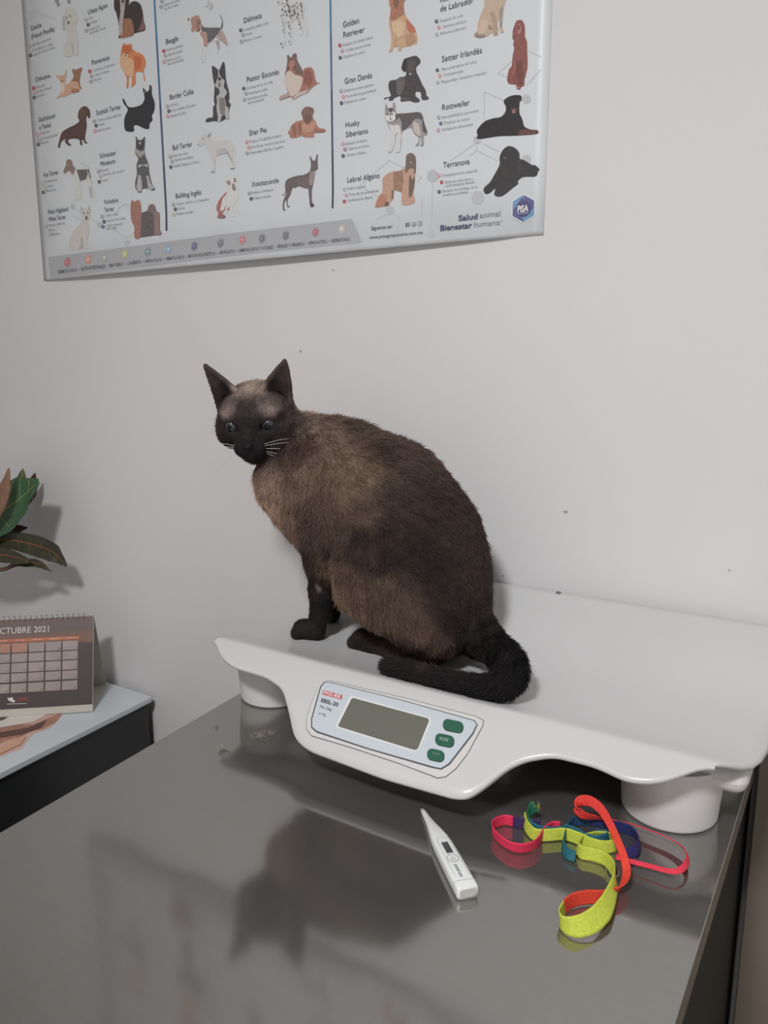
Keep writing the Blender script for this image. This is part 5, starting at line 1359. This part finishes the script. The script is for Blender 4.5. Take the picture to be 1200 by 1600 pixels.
# head, in centimetres: x to its left, y forward, z up
HC = at(401, 651, .762)
ya, pb, rl = math.radians(14), math.radians(22), math.radians(3.5)
TC = CAM - HC
TC /= np.linalg.norm(TC)
RTh = RT - TC * np.dot(RT, TC)
RTh /= np.linalg.norm(RTh)
UPh = np.cross(TC, RTh)
HY = (TC * math.cos(ya) - RTh * math.sin(ya)) * math.cos(pb) - UPh * math.sin(pb)
HX = RTh * math.cos(ya) + TC * math.sin(ya)
HX = HX * math.cos(rl) + UPh * math.sin(rl)
HX -= HY * np.dot(HX, HY)
HX /= np.linalg.norm(HX)
HZ = np.cross(HX, HY)
if np.dot(HZ, UP) < 0:
    HZ = -HZ
HS = 0.0107
def hp(x, y, z):
    return HC + HS * (x * HX + y * HY + z * HZ)
def hd(x, y, z):
    return x * HX + y * HY + z * HZ
def hball(x, y, z, r, k=.006, flow=None, fur=.0035):
    ball(hp(x, y, z), r * HS, k, hd(*(flow or (x * 0.3, -1, z * 0.1))), fur)
def hcone(a, ra, b, rb, k=.006, flow=None, fur=.0035):
    cone(hp(*a), ra * HS, hp(*b), rb * HS, k, hd(*(flow or (0, -1, 0.3))), fur)
HAX = np.array([HX, HY, HZ])
ellip(hp(0, -0.6, 0.15), HAX, np.array([4.45, 4.5, 3.85]) * HS, .012, hd(0, -1, 0.1), .0045)
ellip(hp(0, 1.2, 0.8), HAX, np.array([3.4, 2.8, 2.5]) * HS, .008, hd(0, -0.8, 0.6), .0035)
for s in (-1, 1):
    hball(s * 2.6, 1.4, -1.15, 2.05, .010, (s * 0.5, -0.9, -0.4), .0035)
    hball(s * 3.0, 0.1, -0.8, 2.1, .010, (s * 0.4, -0.9, -0.4), .0045)
    hball(s * 0.88, 4.55, -1.95, 1.12, .005, (s * 0.9, -0.4, -0.2), .002)
    hcone((s * 1.15, 3.2, 1.35), 0.85, (s * 3.1, 2.3, 1.15), 0.8, .006, (s * .4, -.6, .7), .003)
    hcone((s * 1.2, 3.5, -0.95), 0.8, (s * 3.0, 2.5, -0.85), 0.8, .007, (s * .8, -.6, -.2), .003)
hcone((0, 2.9, 1.6), 1.25, (0, 4.9, -0.75), 0.85, .008, (0, -.6, .8), .002)
hball(0, 5.35, -1.15, 0.62, .004, (0, -.5, .8), .001)
hball(0, 3.4, -1.9, 1.75, .008, (0, -1, -.3), .003)
hball(0, 4.1, -3.0, 0.98, .007, (0, -1, -.5), .003)
hcone((0, 3.4, -2.9), 1.2, (0, 0.5, -2.9), 2.3, .012, (0, -1, -.6), .006)
for s in (-1, 1):
    I_, O_, T_ = np.array([s * 1.6, 1.1, 3.8]), np.array([s * 4.4, 0.55, 1.4]), np.array([s * 4.65, 0.9, 6.9])
    B_ = np.array([s * 4.2, -1.0, 3.5])
    for q in np.linspace(0, 1, 17):
        bp_ = (1 - q) ** 2 * I_ + 2 * q * (1 - q) * B_ + q * q * O_
        cv = bp_ * 0.42 + T_ * 0.58 + np.array([s * 0.42, -0.15, 0.05]) * (1.0 if q > 0.5 else 0.2) + np.array([-s * 0.30, 0, 0.12]) * (1 - q)
        pts_ = [(1 - w) ** 2 * bp_ + 2 * w * (1 - w) * cv + w * w * T_ for w in (0, 0.35, 0.7, 1.0)]
        rr_ = [0.36, 0.27, 0.23, 0.20]
        for w in range(3):
            hcone(pts_[w], rr_[w], pts_[w + 1], rr_[w + 1], .0012, tuple(T_ - bp_), .0016)

# ---- distance field on a grid
h = 0.0020
lo_ = np.array([-0.70, 0.655, T + 0.066])
hi_ = np.array([-0.215, 0.93, T + 0.475])
dims = np.ceil((hi_ - lo_) / h).astype(int) + 1
gx, gy, gz = [lo_[i] + h * np.arange(dims[i]) for i in range(3)]
Fd = np.full(dims, 0.1, np.float32)
def prim_dist(pr, P):
    if pr[0] == 'cone':
        a, ra, b, rb = pr[1]
        ab = b - a
        L2 = float(ab @ ab)
        pa = P - a
        if L2 < 1e-12:
            return np.sqrt((pa * pa).sum(-1)) - ra
        t = np.clip(pa @ ab / L2, 0, 1)
        d = pa - t[..., None] * ab
        return np.sqrt((d * d).sum(-1)) - (ra + t * (rb - ra))
    c, axes, rad = pr[1]
    q = (P - c) @ axes.T
    k0 = np.sqrt(((q / rad) ** 2).sum(-1))
    k1 = np.sqrt(((q / rad ** 2) ** 2).sum(-1)) + 1e-9
    return k0 * (k0 - 1) / k1
def prim_box(pr, m):
    if pr[0] == 'cone':
        a, ra, b, rb = pr[1]
        r = max(ra, rb) + m
        return np.minimum(a, b) - r, np.maximum(a, b) + r
    c, axes, rad = pr[1]
    r = max(rad) + m
    return c - r, c + r
for pr in PR:
    k = pr[2]
    b0, b1 = prim_box(pr, k + 3 * h)
    i0 = np.clip(np.floor((b0 - lo_) / h).astype(int), 0, dims)
    i1 = np.clip(np.ceil((b1 - lo_) / h).astype(int) + 1, 0, dims)
    if np.any(i1 <= i0):
        continue
    sl = tuple(slice(i0[d], i1[d]) for d in range(3))
    P = np.stack(np.meshgrid(gx[sl[0]], gy[sl[1]], gz[sl[2]], indexing='ij'), -1)
    d = prim_dist(pr, P).astype(np.float32)
    cur = Fd[sl]
    hh = np.clip(0.5 + 0.5 * (cur - d) / k, 0, 1)
    Fd[sl] = cur + (d - cur) * hh - k * hh * (1 - hh)
# eye sockets
EYES = [np.array([s * 2.12, 3.08, 0.22]) for s in (-1, 1)]
for e_ in EYES:
    c0 = hp(e_[0], e_[1] + 0.75, e_[2])
    i0 = np.floor((c0 - 0.02 - lo_) / h).astype(int)
    i1 = i0 + int(0.04 / h)
    sl = tuple(slice(i0[d], i1[d]) for d in range(3))
    P = np.stack(np.meshgrid(gx[sl[0]], gy[sl[1]], gz[sl[2]], indexing='ij'), -1)
    q = (P - c0) @ HAX.T / HS
    tilt = 0.22 * np.sign(e_[0])
    qx = q[..., 0] * math.cos(tilt) + q[..., 2] * math.sin(tilt)
    qz = -q[..., 0] * math.sin(tilt) + q[..., 2] * math.cos(tilt)
    d = (np.sqrt((qx / 0.90) ** 2 + (q[..., 1] / 0.95) ** 2 + (qz / 0.46) ** 2) - 1) * 0.7 * HS
    k = 0.002
    cur = Fd[sl]
    a1, b1_ = cur, (-d).astype(np.float32)
    hh = np.clip(0.5 - 0.5 * (b1_ - a1) / k, 0, 1)
    Fd[sl] = b1_ + (a1 - b1_) * hh + k * hh * (1 - hh)
# the tray under the cat
ZT = T + tray_z(gy) + 0.0004
Fd = np.maximum(Fd, (ZT[None, :, None] - gz[None, None, :]).astype(np.float32))

def surface_nets(Fv):
    nx_, ny_, nz_ = Fv.shape
    S = Fv < 0
    c = np.zeros((nx_ - 1, ny_ - 1, nz_ - 1), np.int8)
    for dx in (0, 1):
        for dy in (0, 1):
            for dz in (0, 1):
                c += S[dx:nx_ - 1 + dx, dy:ny_ - 1 + dy, dz:nz_ - 1 + dz]
    act = np.argwhere((c > 0) & (c < 8))
    idx = -np.ones(c.shape, np.int64)
    idx[act[:, 0], act[:, 1], act[:, 2]] = np.arange(len(act))
    acc = np.zeros((len(act), 3))
    cnt = np.zeros(len(act))
    corners = [(a, b, d) for a in (0, 1) for b in (0, 1) for d in (0, 1)]
    for p_ in corners:
        for ax_ in range(3):
            if p_[ax_] == 0:
                q_ = list(p_)
                q_[ax_] = 1
                f0 = Fv[act[:, 0] + p_[0], act[:, 1] + p_[1], act[:, 2] + p_[2]]
                f1 = Fv[act[:, 0] + q_[0], act[:, 1] + q_[1], act[:, 2] + q_[2]]
                m_ = (f0 < 0) != (f1 < 0)
                t = np.where(m_, f0 / (f0 - f1 + 1e-20), 0)
                pos_ = np.array(p_, float)[None, :].repeat(len(act), 0)
                pos_[:, ax_] = t
                acc += np.where(m_[:, None], pos_, 0)
                cnt += m_
    Vv = act + acc / cnt[:, None]
    quads = []
    for ax_ in range(3):
        b_ax, c_ax = (ax_ + 1) % 3, (ax_ + 2) % 3
        s0 = [slice(None)] * 3
        s1 = [slice(None)] * 3
        s0[ax_] = slice(0, -1)
        s1[ax_] = slice(1, None)
        ch = S[tuple(s0)] != S[tuple(s1)]
        e = np.argwhere(ch)
        ok = (e[:, b_ax] > 0) & (e[:, c_ax] > 0) & (e[:, b_ax] < Fv.shape[b_ax] - 1) & (e[:, c_ax] < Fv.shape[c_ax] - 1)
        e = e[ok]
        def g(db, dc):
            q_ = e.copy()
            q_[:, b_ax] += db
            q_[:, c_ax] += dc
            return idx[q_[:, 0], q_[:, 1], q_[:, 2]]
        Q = np.stack([g(-1, -1), g(0, -1), g(0, 0), g(-1, 0)], 1)
        inside = S[e[:, 0], e[:, 1], e[:, 2]]
        Q[~inside] = Q[~inside][:, ::-1]
        quads.append(Q)
    return Vv, np.vstack(quads)
CVg, CQ = surface_nets(Fd)
CV = lo_ + h * CVg
# light smoothing
def smooth_mesh(V_, Q, it, lam=0.5):
    E_ = np.vstack([Q[:, [0, 1]], Q[:, [1, 2]], Q[:, [2, 3]], Q[:, [3, 0]]])
    E_ = np.vstack([E_, E_[:, ::-1]])
    deg = np.bincount(E_[:, 0], minlength=len(V_))[:, None]
    for _ in range(it):
        s_ = np.zeros_like(V_)
        for d in range(3):
            s_[:, d] = np.bincount(E_[:, 0], weights=V_[E_[:, 1], d], minlength=len(V_))
        V_ = V_ * (1 - lam) + lam * s_ / np.maximum(deg, 1)
    return V_
CV = smooth_mesh(CV, CQ, 2, 0.5)
CV[:, 2] = np.maximum(CV[:, 2], T + tray_z(CV[:, 1]) + 0.0004)
# drop any loose islands
def normals_of(V_, Q):
    n_ = np.cross(V_[Q[:, 2]] - V_[Q[:, 0]], V_[Q[:, 3]] - V_[Q[:, 1]])
    N = np.zeros_like(V_)
    for k in range(4):
        for d in range(3):
            N[:, d] += np.bincount(Q[:, k], weights=n_[:, d], minlength=len(V_))
    return N / (np.linalg.norm(N, axis=1, keepdims=True) + 1e-12)
CN = normals_of(CV, CQ)

# ---- coat colours: markings and painted flank crease shade, as points on the cat
ANCH = []
def an(u, v, y, rgb, both=True):
    p_ = at(u, v, y)
    ANCH.append((p_, rgb))
    if both:
        q_ = p_.copy()
        q_[1] = 2 * YC - q_[1]
        ANCH.append((q_, rgb))
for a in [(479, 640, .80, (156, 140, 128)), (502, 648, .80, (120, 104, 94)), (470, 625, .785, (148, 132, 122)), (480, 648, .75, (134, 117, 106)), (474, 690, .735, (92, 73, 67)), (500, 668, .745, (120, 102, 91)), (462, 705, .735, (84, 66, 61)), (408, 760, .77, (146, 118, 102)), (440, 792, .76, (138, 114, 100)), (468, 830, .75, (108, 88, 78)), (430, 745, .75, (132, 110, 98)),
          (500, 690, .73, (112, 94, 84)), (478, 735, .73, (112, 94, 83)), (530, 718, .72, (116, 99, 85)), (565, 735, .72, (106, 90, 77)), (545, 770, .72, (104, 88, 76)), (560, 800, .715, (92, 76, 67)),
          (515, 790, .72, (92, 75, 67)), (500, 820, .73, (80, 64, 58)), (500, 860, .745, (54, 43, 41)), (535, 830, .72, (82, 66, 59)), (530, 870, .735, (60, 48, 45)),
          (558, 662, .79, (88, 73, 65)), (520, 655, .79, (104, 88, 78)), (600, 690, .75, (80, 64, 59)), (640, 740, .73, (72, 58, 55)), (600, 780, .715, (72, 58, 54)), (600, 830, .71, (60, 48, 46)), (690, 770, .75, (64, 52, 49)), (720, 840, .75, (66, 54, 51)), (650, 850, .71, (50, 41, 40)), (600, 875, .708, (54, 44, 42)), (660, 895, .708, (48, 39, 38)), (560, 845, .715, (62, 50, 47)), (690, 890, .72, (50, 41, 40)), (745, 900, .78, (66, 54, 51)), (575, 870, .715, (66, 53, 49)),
          (522, 895, .725, (112, 92, 75)), (530, 925, .72, (112, 92, 76)), (552, 955, .72, (106, 87, 73)), (560, 905, .715, (90, 73, 64)), (600, 918, .70, (84, 68, 60)), (600, 965, .70, (86, 69, 62)), (650, 1000, .70, (94, 75, 66)), (690, 1018, .71, (94, 75, 66)), (690, 935, .712, (46, 38, 37)), (662, 903, .708, (46, 38, 37)), (700, 965, .72, (52, 43, 41)), (716, 968, .74, (44, 38, 37)), (580, 985, .715, (98, 80, 69)), (620, 945, .70, (84, 68, 61)), (650, 970, .70, (82, 66, 59)), (725, 950, .74, (62, 52, 49)),  # darkest points above the thigh paint crease shade into the coat
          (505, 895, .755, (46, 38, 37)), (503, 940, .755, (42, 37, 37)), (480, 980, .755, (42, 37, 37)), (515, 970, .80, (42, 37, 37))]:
    an(*a)
for a in [(556, 1000, .73, (38, 34, 35)), (600, 1010, .72, (40, 35, 35)), (640, 1020, .715, (48, 40, 39)),
          (728, 975, .77, (52, 45, 44)), (752, 985, .77, (42, 38, 38)), (790, 1020, .745, (36, 34, 35)), (815, 1060, .71, (36, 34, 35)), (750, 1070, .69, (36, 34, 35)), (690, 1060, .69, (38, 35, 36)), (640, 1048, .69, (40, 37, 37)), (600, 1040, .69, (43, 40, 40))]:
    an(*a, both=False)
for (x, y, z, rgb) in [(0, 5.8, -1.2, (36, 34, 35)), (1.5, 4.9, -2, (36, 33, 34)), (0, 4.6, -3.4, (40, 36, 36)), (2.4, 3.6, 0.2, (40, 36, 37)), (0, 4.2, 0.9, (40, 36, 37)), (1.2, 3.4, 1.2, (44, 39, 40)),
                       (2.6, 3.0, 2.0, (112, 98, 93)), (3.3, 2.4, 2.3, (96, 84, 80)), (1.9, 3.1, 2.4, (100, 88, 84)), (1.6, 2.8, 2.9, (84, 73, 70)), (0, 3.5, 2.2, (48, 42, 42)), (0.7, 3.2, 2.6, (54, 47, 46)), (0, 2.9, 3.2, (70, 61, 58)), (0, 2.4, 3.7, (104, 91, 84)), (0, 1.0, 4.3, (140, 126, 114)), (1.2, 1.4, 4.0, (122, 108, 99)), (0, -2, 4.0, (140, 124, 112)), (2.0, -2.5, 3.2, (138, 122, 110)),
                       (4.2, 1.8, -0.9, (68, 53, 51)), (4.5, 0.9, 0.9, (66, 55, 54)), (3.5, 3.0, -1.2, (44, 38, 38)), (3.6, 2.6, 1.0, (56, 48, 48)), (4.4, -0.6, -2.4, (92, 72, 66)), (3.2, 1.6, -3.6, (72, 56, 52)), (0, 2.4, -4.0, (104, 80, 70)), (4.2, -3, 0, (126, 108, 98)), (4.6, -1.2, -0.4, (92, 76, 72)),
                       (4.3, 0.6, 5, (70, 61, 59)), (4.7, 0.9, 6.4, (68, 59, 57)), (3.4, -0.4, 3.6, (48, 42, 42)), (4.3, -1, 4.2, (54, 48, 47)), (2.6, 0.6, 4.2, (46, 41, 41)), (4.6, -0.2, 2.2, (46, 40, 40)), (4.8, 0, 3.6, (52, 46, 45))]:
    for s in ((1, -1) if x else (1,)):
        ANCH.append((hp(s * x, y, z), rgb))
AP = np.array([a[0] for a in ANCH])
AC = np.array([alb(a[1], 1.0) for a in ANCH])
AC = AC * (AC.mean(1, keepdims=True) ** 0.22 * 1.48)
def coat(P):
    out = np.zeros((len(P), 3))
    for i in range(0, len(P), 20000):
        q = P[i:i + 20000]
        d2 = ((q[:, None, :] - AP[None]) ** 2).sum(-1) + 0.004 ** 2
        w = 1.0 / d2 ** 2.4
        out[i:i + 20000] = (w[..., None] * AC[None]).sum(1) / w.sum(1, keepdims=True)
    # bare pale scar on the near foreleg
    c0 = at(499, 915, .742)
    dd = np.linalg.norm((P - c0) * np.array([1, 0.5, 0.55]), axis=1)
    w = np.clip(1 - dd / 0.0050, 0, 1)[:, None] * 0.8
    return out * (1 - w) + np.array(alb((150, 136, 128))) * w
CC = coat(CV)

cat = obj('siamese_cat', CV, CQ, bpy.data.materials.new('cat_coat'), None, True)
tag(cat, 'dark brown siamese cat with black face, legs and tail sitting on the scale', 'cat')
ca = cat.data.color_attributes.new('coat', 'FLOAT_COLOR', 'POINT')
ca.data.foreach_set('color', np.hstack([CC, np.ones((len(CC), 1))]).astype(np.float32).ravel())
def coat_mat(m, rough, mult=1.0):
    m.use_nodes = True
    nt = m.node_tree
    b = nt.nodes['Principled BSDF']
    b.inputs['Roughness'].default_value = rough
    b.inputs['Specular IOR Level'].default_value = 0.14
    at_ = nt.nodes.new('ShaderNodeAttribute')
    at_.attribute_name = 'coat'
    nt.links.new(at_.outputs['Color'], b.inputs['Base Color'])
    return m
coat_mat(cat.data.materials[0], 0.7)
m_fur = coat_mat(bpy.data.materials.new('cat_fur'), 0.55)

# ---- fur
tri = np.vstack([CQ[:, [0, 1, 2]], CQ[:, [0, 2, 3]]])
ar = np.linalg.norm(np.cross(CV[tri[:, 1]] - CV[tri[:, 0]], CV[tri[:, 2]] - CV[tri[:, 0]]), axis=1)
NH = 190000
pick = RNG.choice(len(tri), NH, p=ar / ar.sum())
r1, r2 = RNG.random(NH), RNG.random(NH)
s1 = np.sqrt(r1)
w0, w1, w2 = 1 - s1, s1 * (1 - r2), s1 * r2
tt = tri[pick]
RP = CV[tt[:, 0]] * w0[:, None] + CV[tt[:, 1]] * w1[:, None] + CV[tt[:, 2]] * w2[:, None]
RN = CN[tt[:, 0]] * w0[:, None] + CN[tt[:, 1]] * w1[:, None] + CN[tt[:, 2]] * w2[:, None]
RN /= np.linalg.norm(RN, axis=1, keepdims=True) + 1e-12
keep = RP[:, 2] > T + tray_z(RP[:, 1]) + 0.0012
# no hair inside the eyes
for e_ in EYES:
    keep &= np.linalg.norm((RP - hp(e_[0], e_[1] + 0.75, e_[2])), axis=1) > 0.0092
RP, RN = RP[keep], RN[keep]
n_h = len(RP)
flow = np.zeros((n_h, 3))
flen = np.zeros(n_h)
wsum = np.zeros(n_h)
for pr in PR:
    b0, b1 = prim_box(pr, 0.02)
    m_ = np.all((RP > b0) & (RP < b1), axis=1)
    if not m_.any():
        continue
    d = prim_dist(pr, RP[m_])
    w = np.exp(-np.clip(d + 0.001, 0, None) / 0.0025) + 1e-9
    flow[m_] += w[:, None] * pr[3]
    flen[m_] += w * pr[4]
    wsum[m_] += w
wsum = np.maximum(wsum, 1e-12)
flen = np.clip(flen / wsum, 0.0015, 0.012)
flow /= np.linalg.norm(flow, axis=1, keepdims=True) + 1e-9
flow -= RN * (flow * RN).sum(1, keepdims=True)
flow /= np.linalg.norm(flow, axis=1, keepdims=True) + 1e-9
jit = RNG.normal(0, 0.22, (n_h, 3))
clump = np.sin(RP * 310.0 + np.array([0.3, 1.7, 2.9])) * np.sin(RP[:, [1, 2, 0]] * 230.0)
fl2 = flow + jit + 0.30 * clump
fl2 /= np.linalg.norm(fl2, axis=1, keepdims=True)
flen = flen * RNG.uniform(0.65, 1.2, n_h)
d1 = fl2 * 0.85 + RN * 0.55
d2 = fl2 * 1.0 + RN * 0.22
d3 = fl2 * 1.0 + RN * 0.02
pts = np.zeros((n_h, 4, 3))
pts[:, 0] = RP - RN * 0.0004
pts[:, 1] = RP + d1 * (flen / 3)[:, None]
pts[:, 2] = pts[:, 1] + d2 * (flen / 3)[:, None]
pts[:, 3] = pts[:, 2] + d3 * (flen / 3)[:, None]
zt_ = T + tray_z(pts[..., 1]) + 0.0006
pts[..., 2] = np.maximum(pts[..., 2], zt_)
org = ORG[cat]
hc = bpy.data.hair_curves.new('fur')
hc.add_curves([4] * n_h)
hc.position_data.foreach_set('vector', (pts - org).astype(np.float32).ravel())
ra_ = hc.attributes.get('radius') or hc.attributes.new('radius', 'FLOAT', 'POINT')
rw = np.array([0.00022, 0.00019, 0.00013, 0.00004])[None, :] * np.clip(flen / 0.006, 0.45, 1.15)[:, None]
ra_.data.foreach_set('value', rw.astype(np.float32).ravel())
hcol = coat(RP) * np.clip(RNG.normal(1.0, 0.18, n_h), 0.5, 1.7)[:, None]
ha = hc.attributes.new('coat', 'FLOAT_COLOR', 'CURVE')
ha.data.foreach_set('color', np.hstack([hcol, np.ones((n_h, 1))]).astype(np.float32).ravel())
fur = bpy.data.objects.new('fur', hc)
COL.objects.link(fur)
hc.materials.append(m_fur)
fur.parent = cat
tag(fur, kind='stuff')

# ---- eyes, nose, whiskers
def eye_mat():
    m = bpy.data.materials.new('cat_eye')
    m.use_nodes = True
    nt = m.node_tree
    b = nt.nodes['Principled BSDF']
    b.inputs['Roughness'].default_value = 0.06
    a_n = nt.nodes.new('ShaderNodeAttribute')
    a_n.attribute_name = 'iris'
    nt.links.new(a_n.outputs['Color'], b.inputs['Base Color'])
    return m
M_EYE = eye_mat()
gaze = hd(-0.12, 1.0, -0.02)
gaze /= np.linalg.norm(gaze)
for e_ in EYES:
    c0 = hp(*e_)
    R_ = 0.84 * HS
    g_ = gaze + 0.18 * np.sign(e_[0]) * HX
    g_ /= np.linalg.norm(g_)
    s_ = np.cross(g_, UP)
    s_ /= np.linalg.norm(s_)
    t_ = np.cross(s_, g_)
    V, Fc, col = [], [], []
    nr, ns = 22, 28
    for i in range(nr + 1):
        th_ = math.pi * i / nr
        for k in range(ns):
            ph = 2 * math.pi * k / ns
            dl = g_ * math.cos(th_) + math.sin(th_) * (s_ * math.cos(ph) + t_ * math.sin(ph))
            V.append(c0 + R_ * dl)
            r_s = th_
            px_, py_ = math.sin(th_) * math.cos(ph), math.sin(th_) * math.sin(ph)
            if math.hypot(px_ / 0.42, py_ / 0.55) < 1 and th_ < 1.5:
                c = (0.008, 0.008, 0.009)
            elif th_ < 0.95:
                f_ = th_ / 0.95
                c = (0.046 + 0.02 * f_, 0.05 + 0.022 * f_, 0.056 + 0.025 * f_)
            else:
                c = (0.03, 0.026, 0.025)
            col.append((*c, 1))
    for i in range(nr):
        for k in range(ns):
            k2 = (k + 1) % ns
            Fc.append((i * ns + k, i * ns + k2, (i + 1) * ns + k2, (i + 1) * ns + k))
    o = obj('eye', V, Fc, M_EYE, cat, True)
    o['label'] = 'pale grey blue eye'
    at_ = o.data.color_attributes.new('iris', 'FLOAT_COLOR', 'POINT')
    at_.data.foreach_set('color', np.array(col, np.float32).ravel())
NB = [(-0.52, 5.72, -0.92), (-0.30, 6.02, -0.80), (0.30, 6.02, -0.80), (0.52, 5.72, -0.92), (0.36, 5.88, -1.32), (0.0, 5.86, -1.62), (-0.36, 5.88, -1.32)]
V = [hp(*p_) for p_ in NB] + [hp(0, 6.12, -1.10)]
Fc = [(i, (i + 1) % 7, 7) for i in range(7)]
no = obj('nose', V, Fc, mat('nose_leather', (0.016, 0.014, 0.015), 0.6), cat, True)
M_WH = mat('whisker', (0.75, 0.70, 0.64), 0.4)
WH = [((1.2, 5.0, -1.75), (4.0, 4.9, -1.45), (7.6, 3.6, -1.9)), ((1.3, 4.95, -2.0), (4.0, 4.7, -2.3), (7.8, 3.2, -3.7)), ((1.3, 4.9, -2.25), (3.6, 4.7, -3.1), (6.4, 3.6, -5.0)), ((1.2, 4.85, -2.4), (3.1, 4.6, -3.5), (5.2, 3.8, -5.6)), ((1.2, 5.0, -1.6), (3.4, 4.9, -1.1), (5.6, 4.2, -1.2))]
for s in (-1, 1):
    for a, b, c in WH:
        P = catmull([hp(s * a[0], a[1], a[2]), hp(s * b[0], b[1], b[2]), hp(s * c[0], c[1], c[2])], 6)
        v, f = tube_data(P, np.linspace(0.00028, 0.0001, len(P)), 5)
        obj('whisker', v, f, M_WH, cat, True)
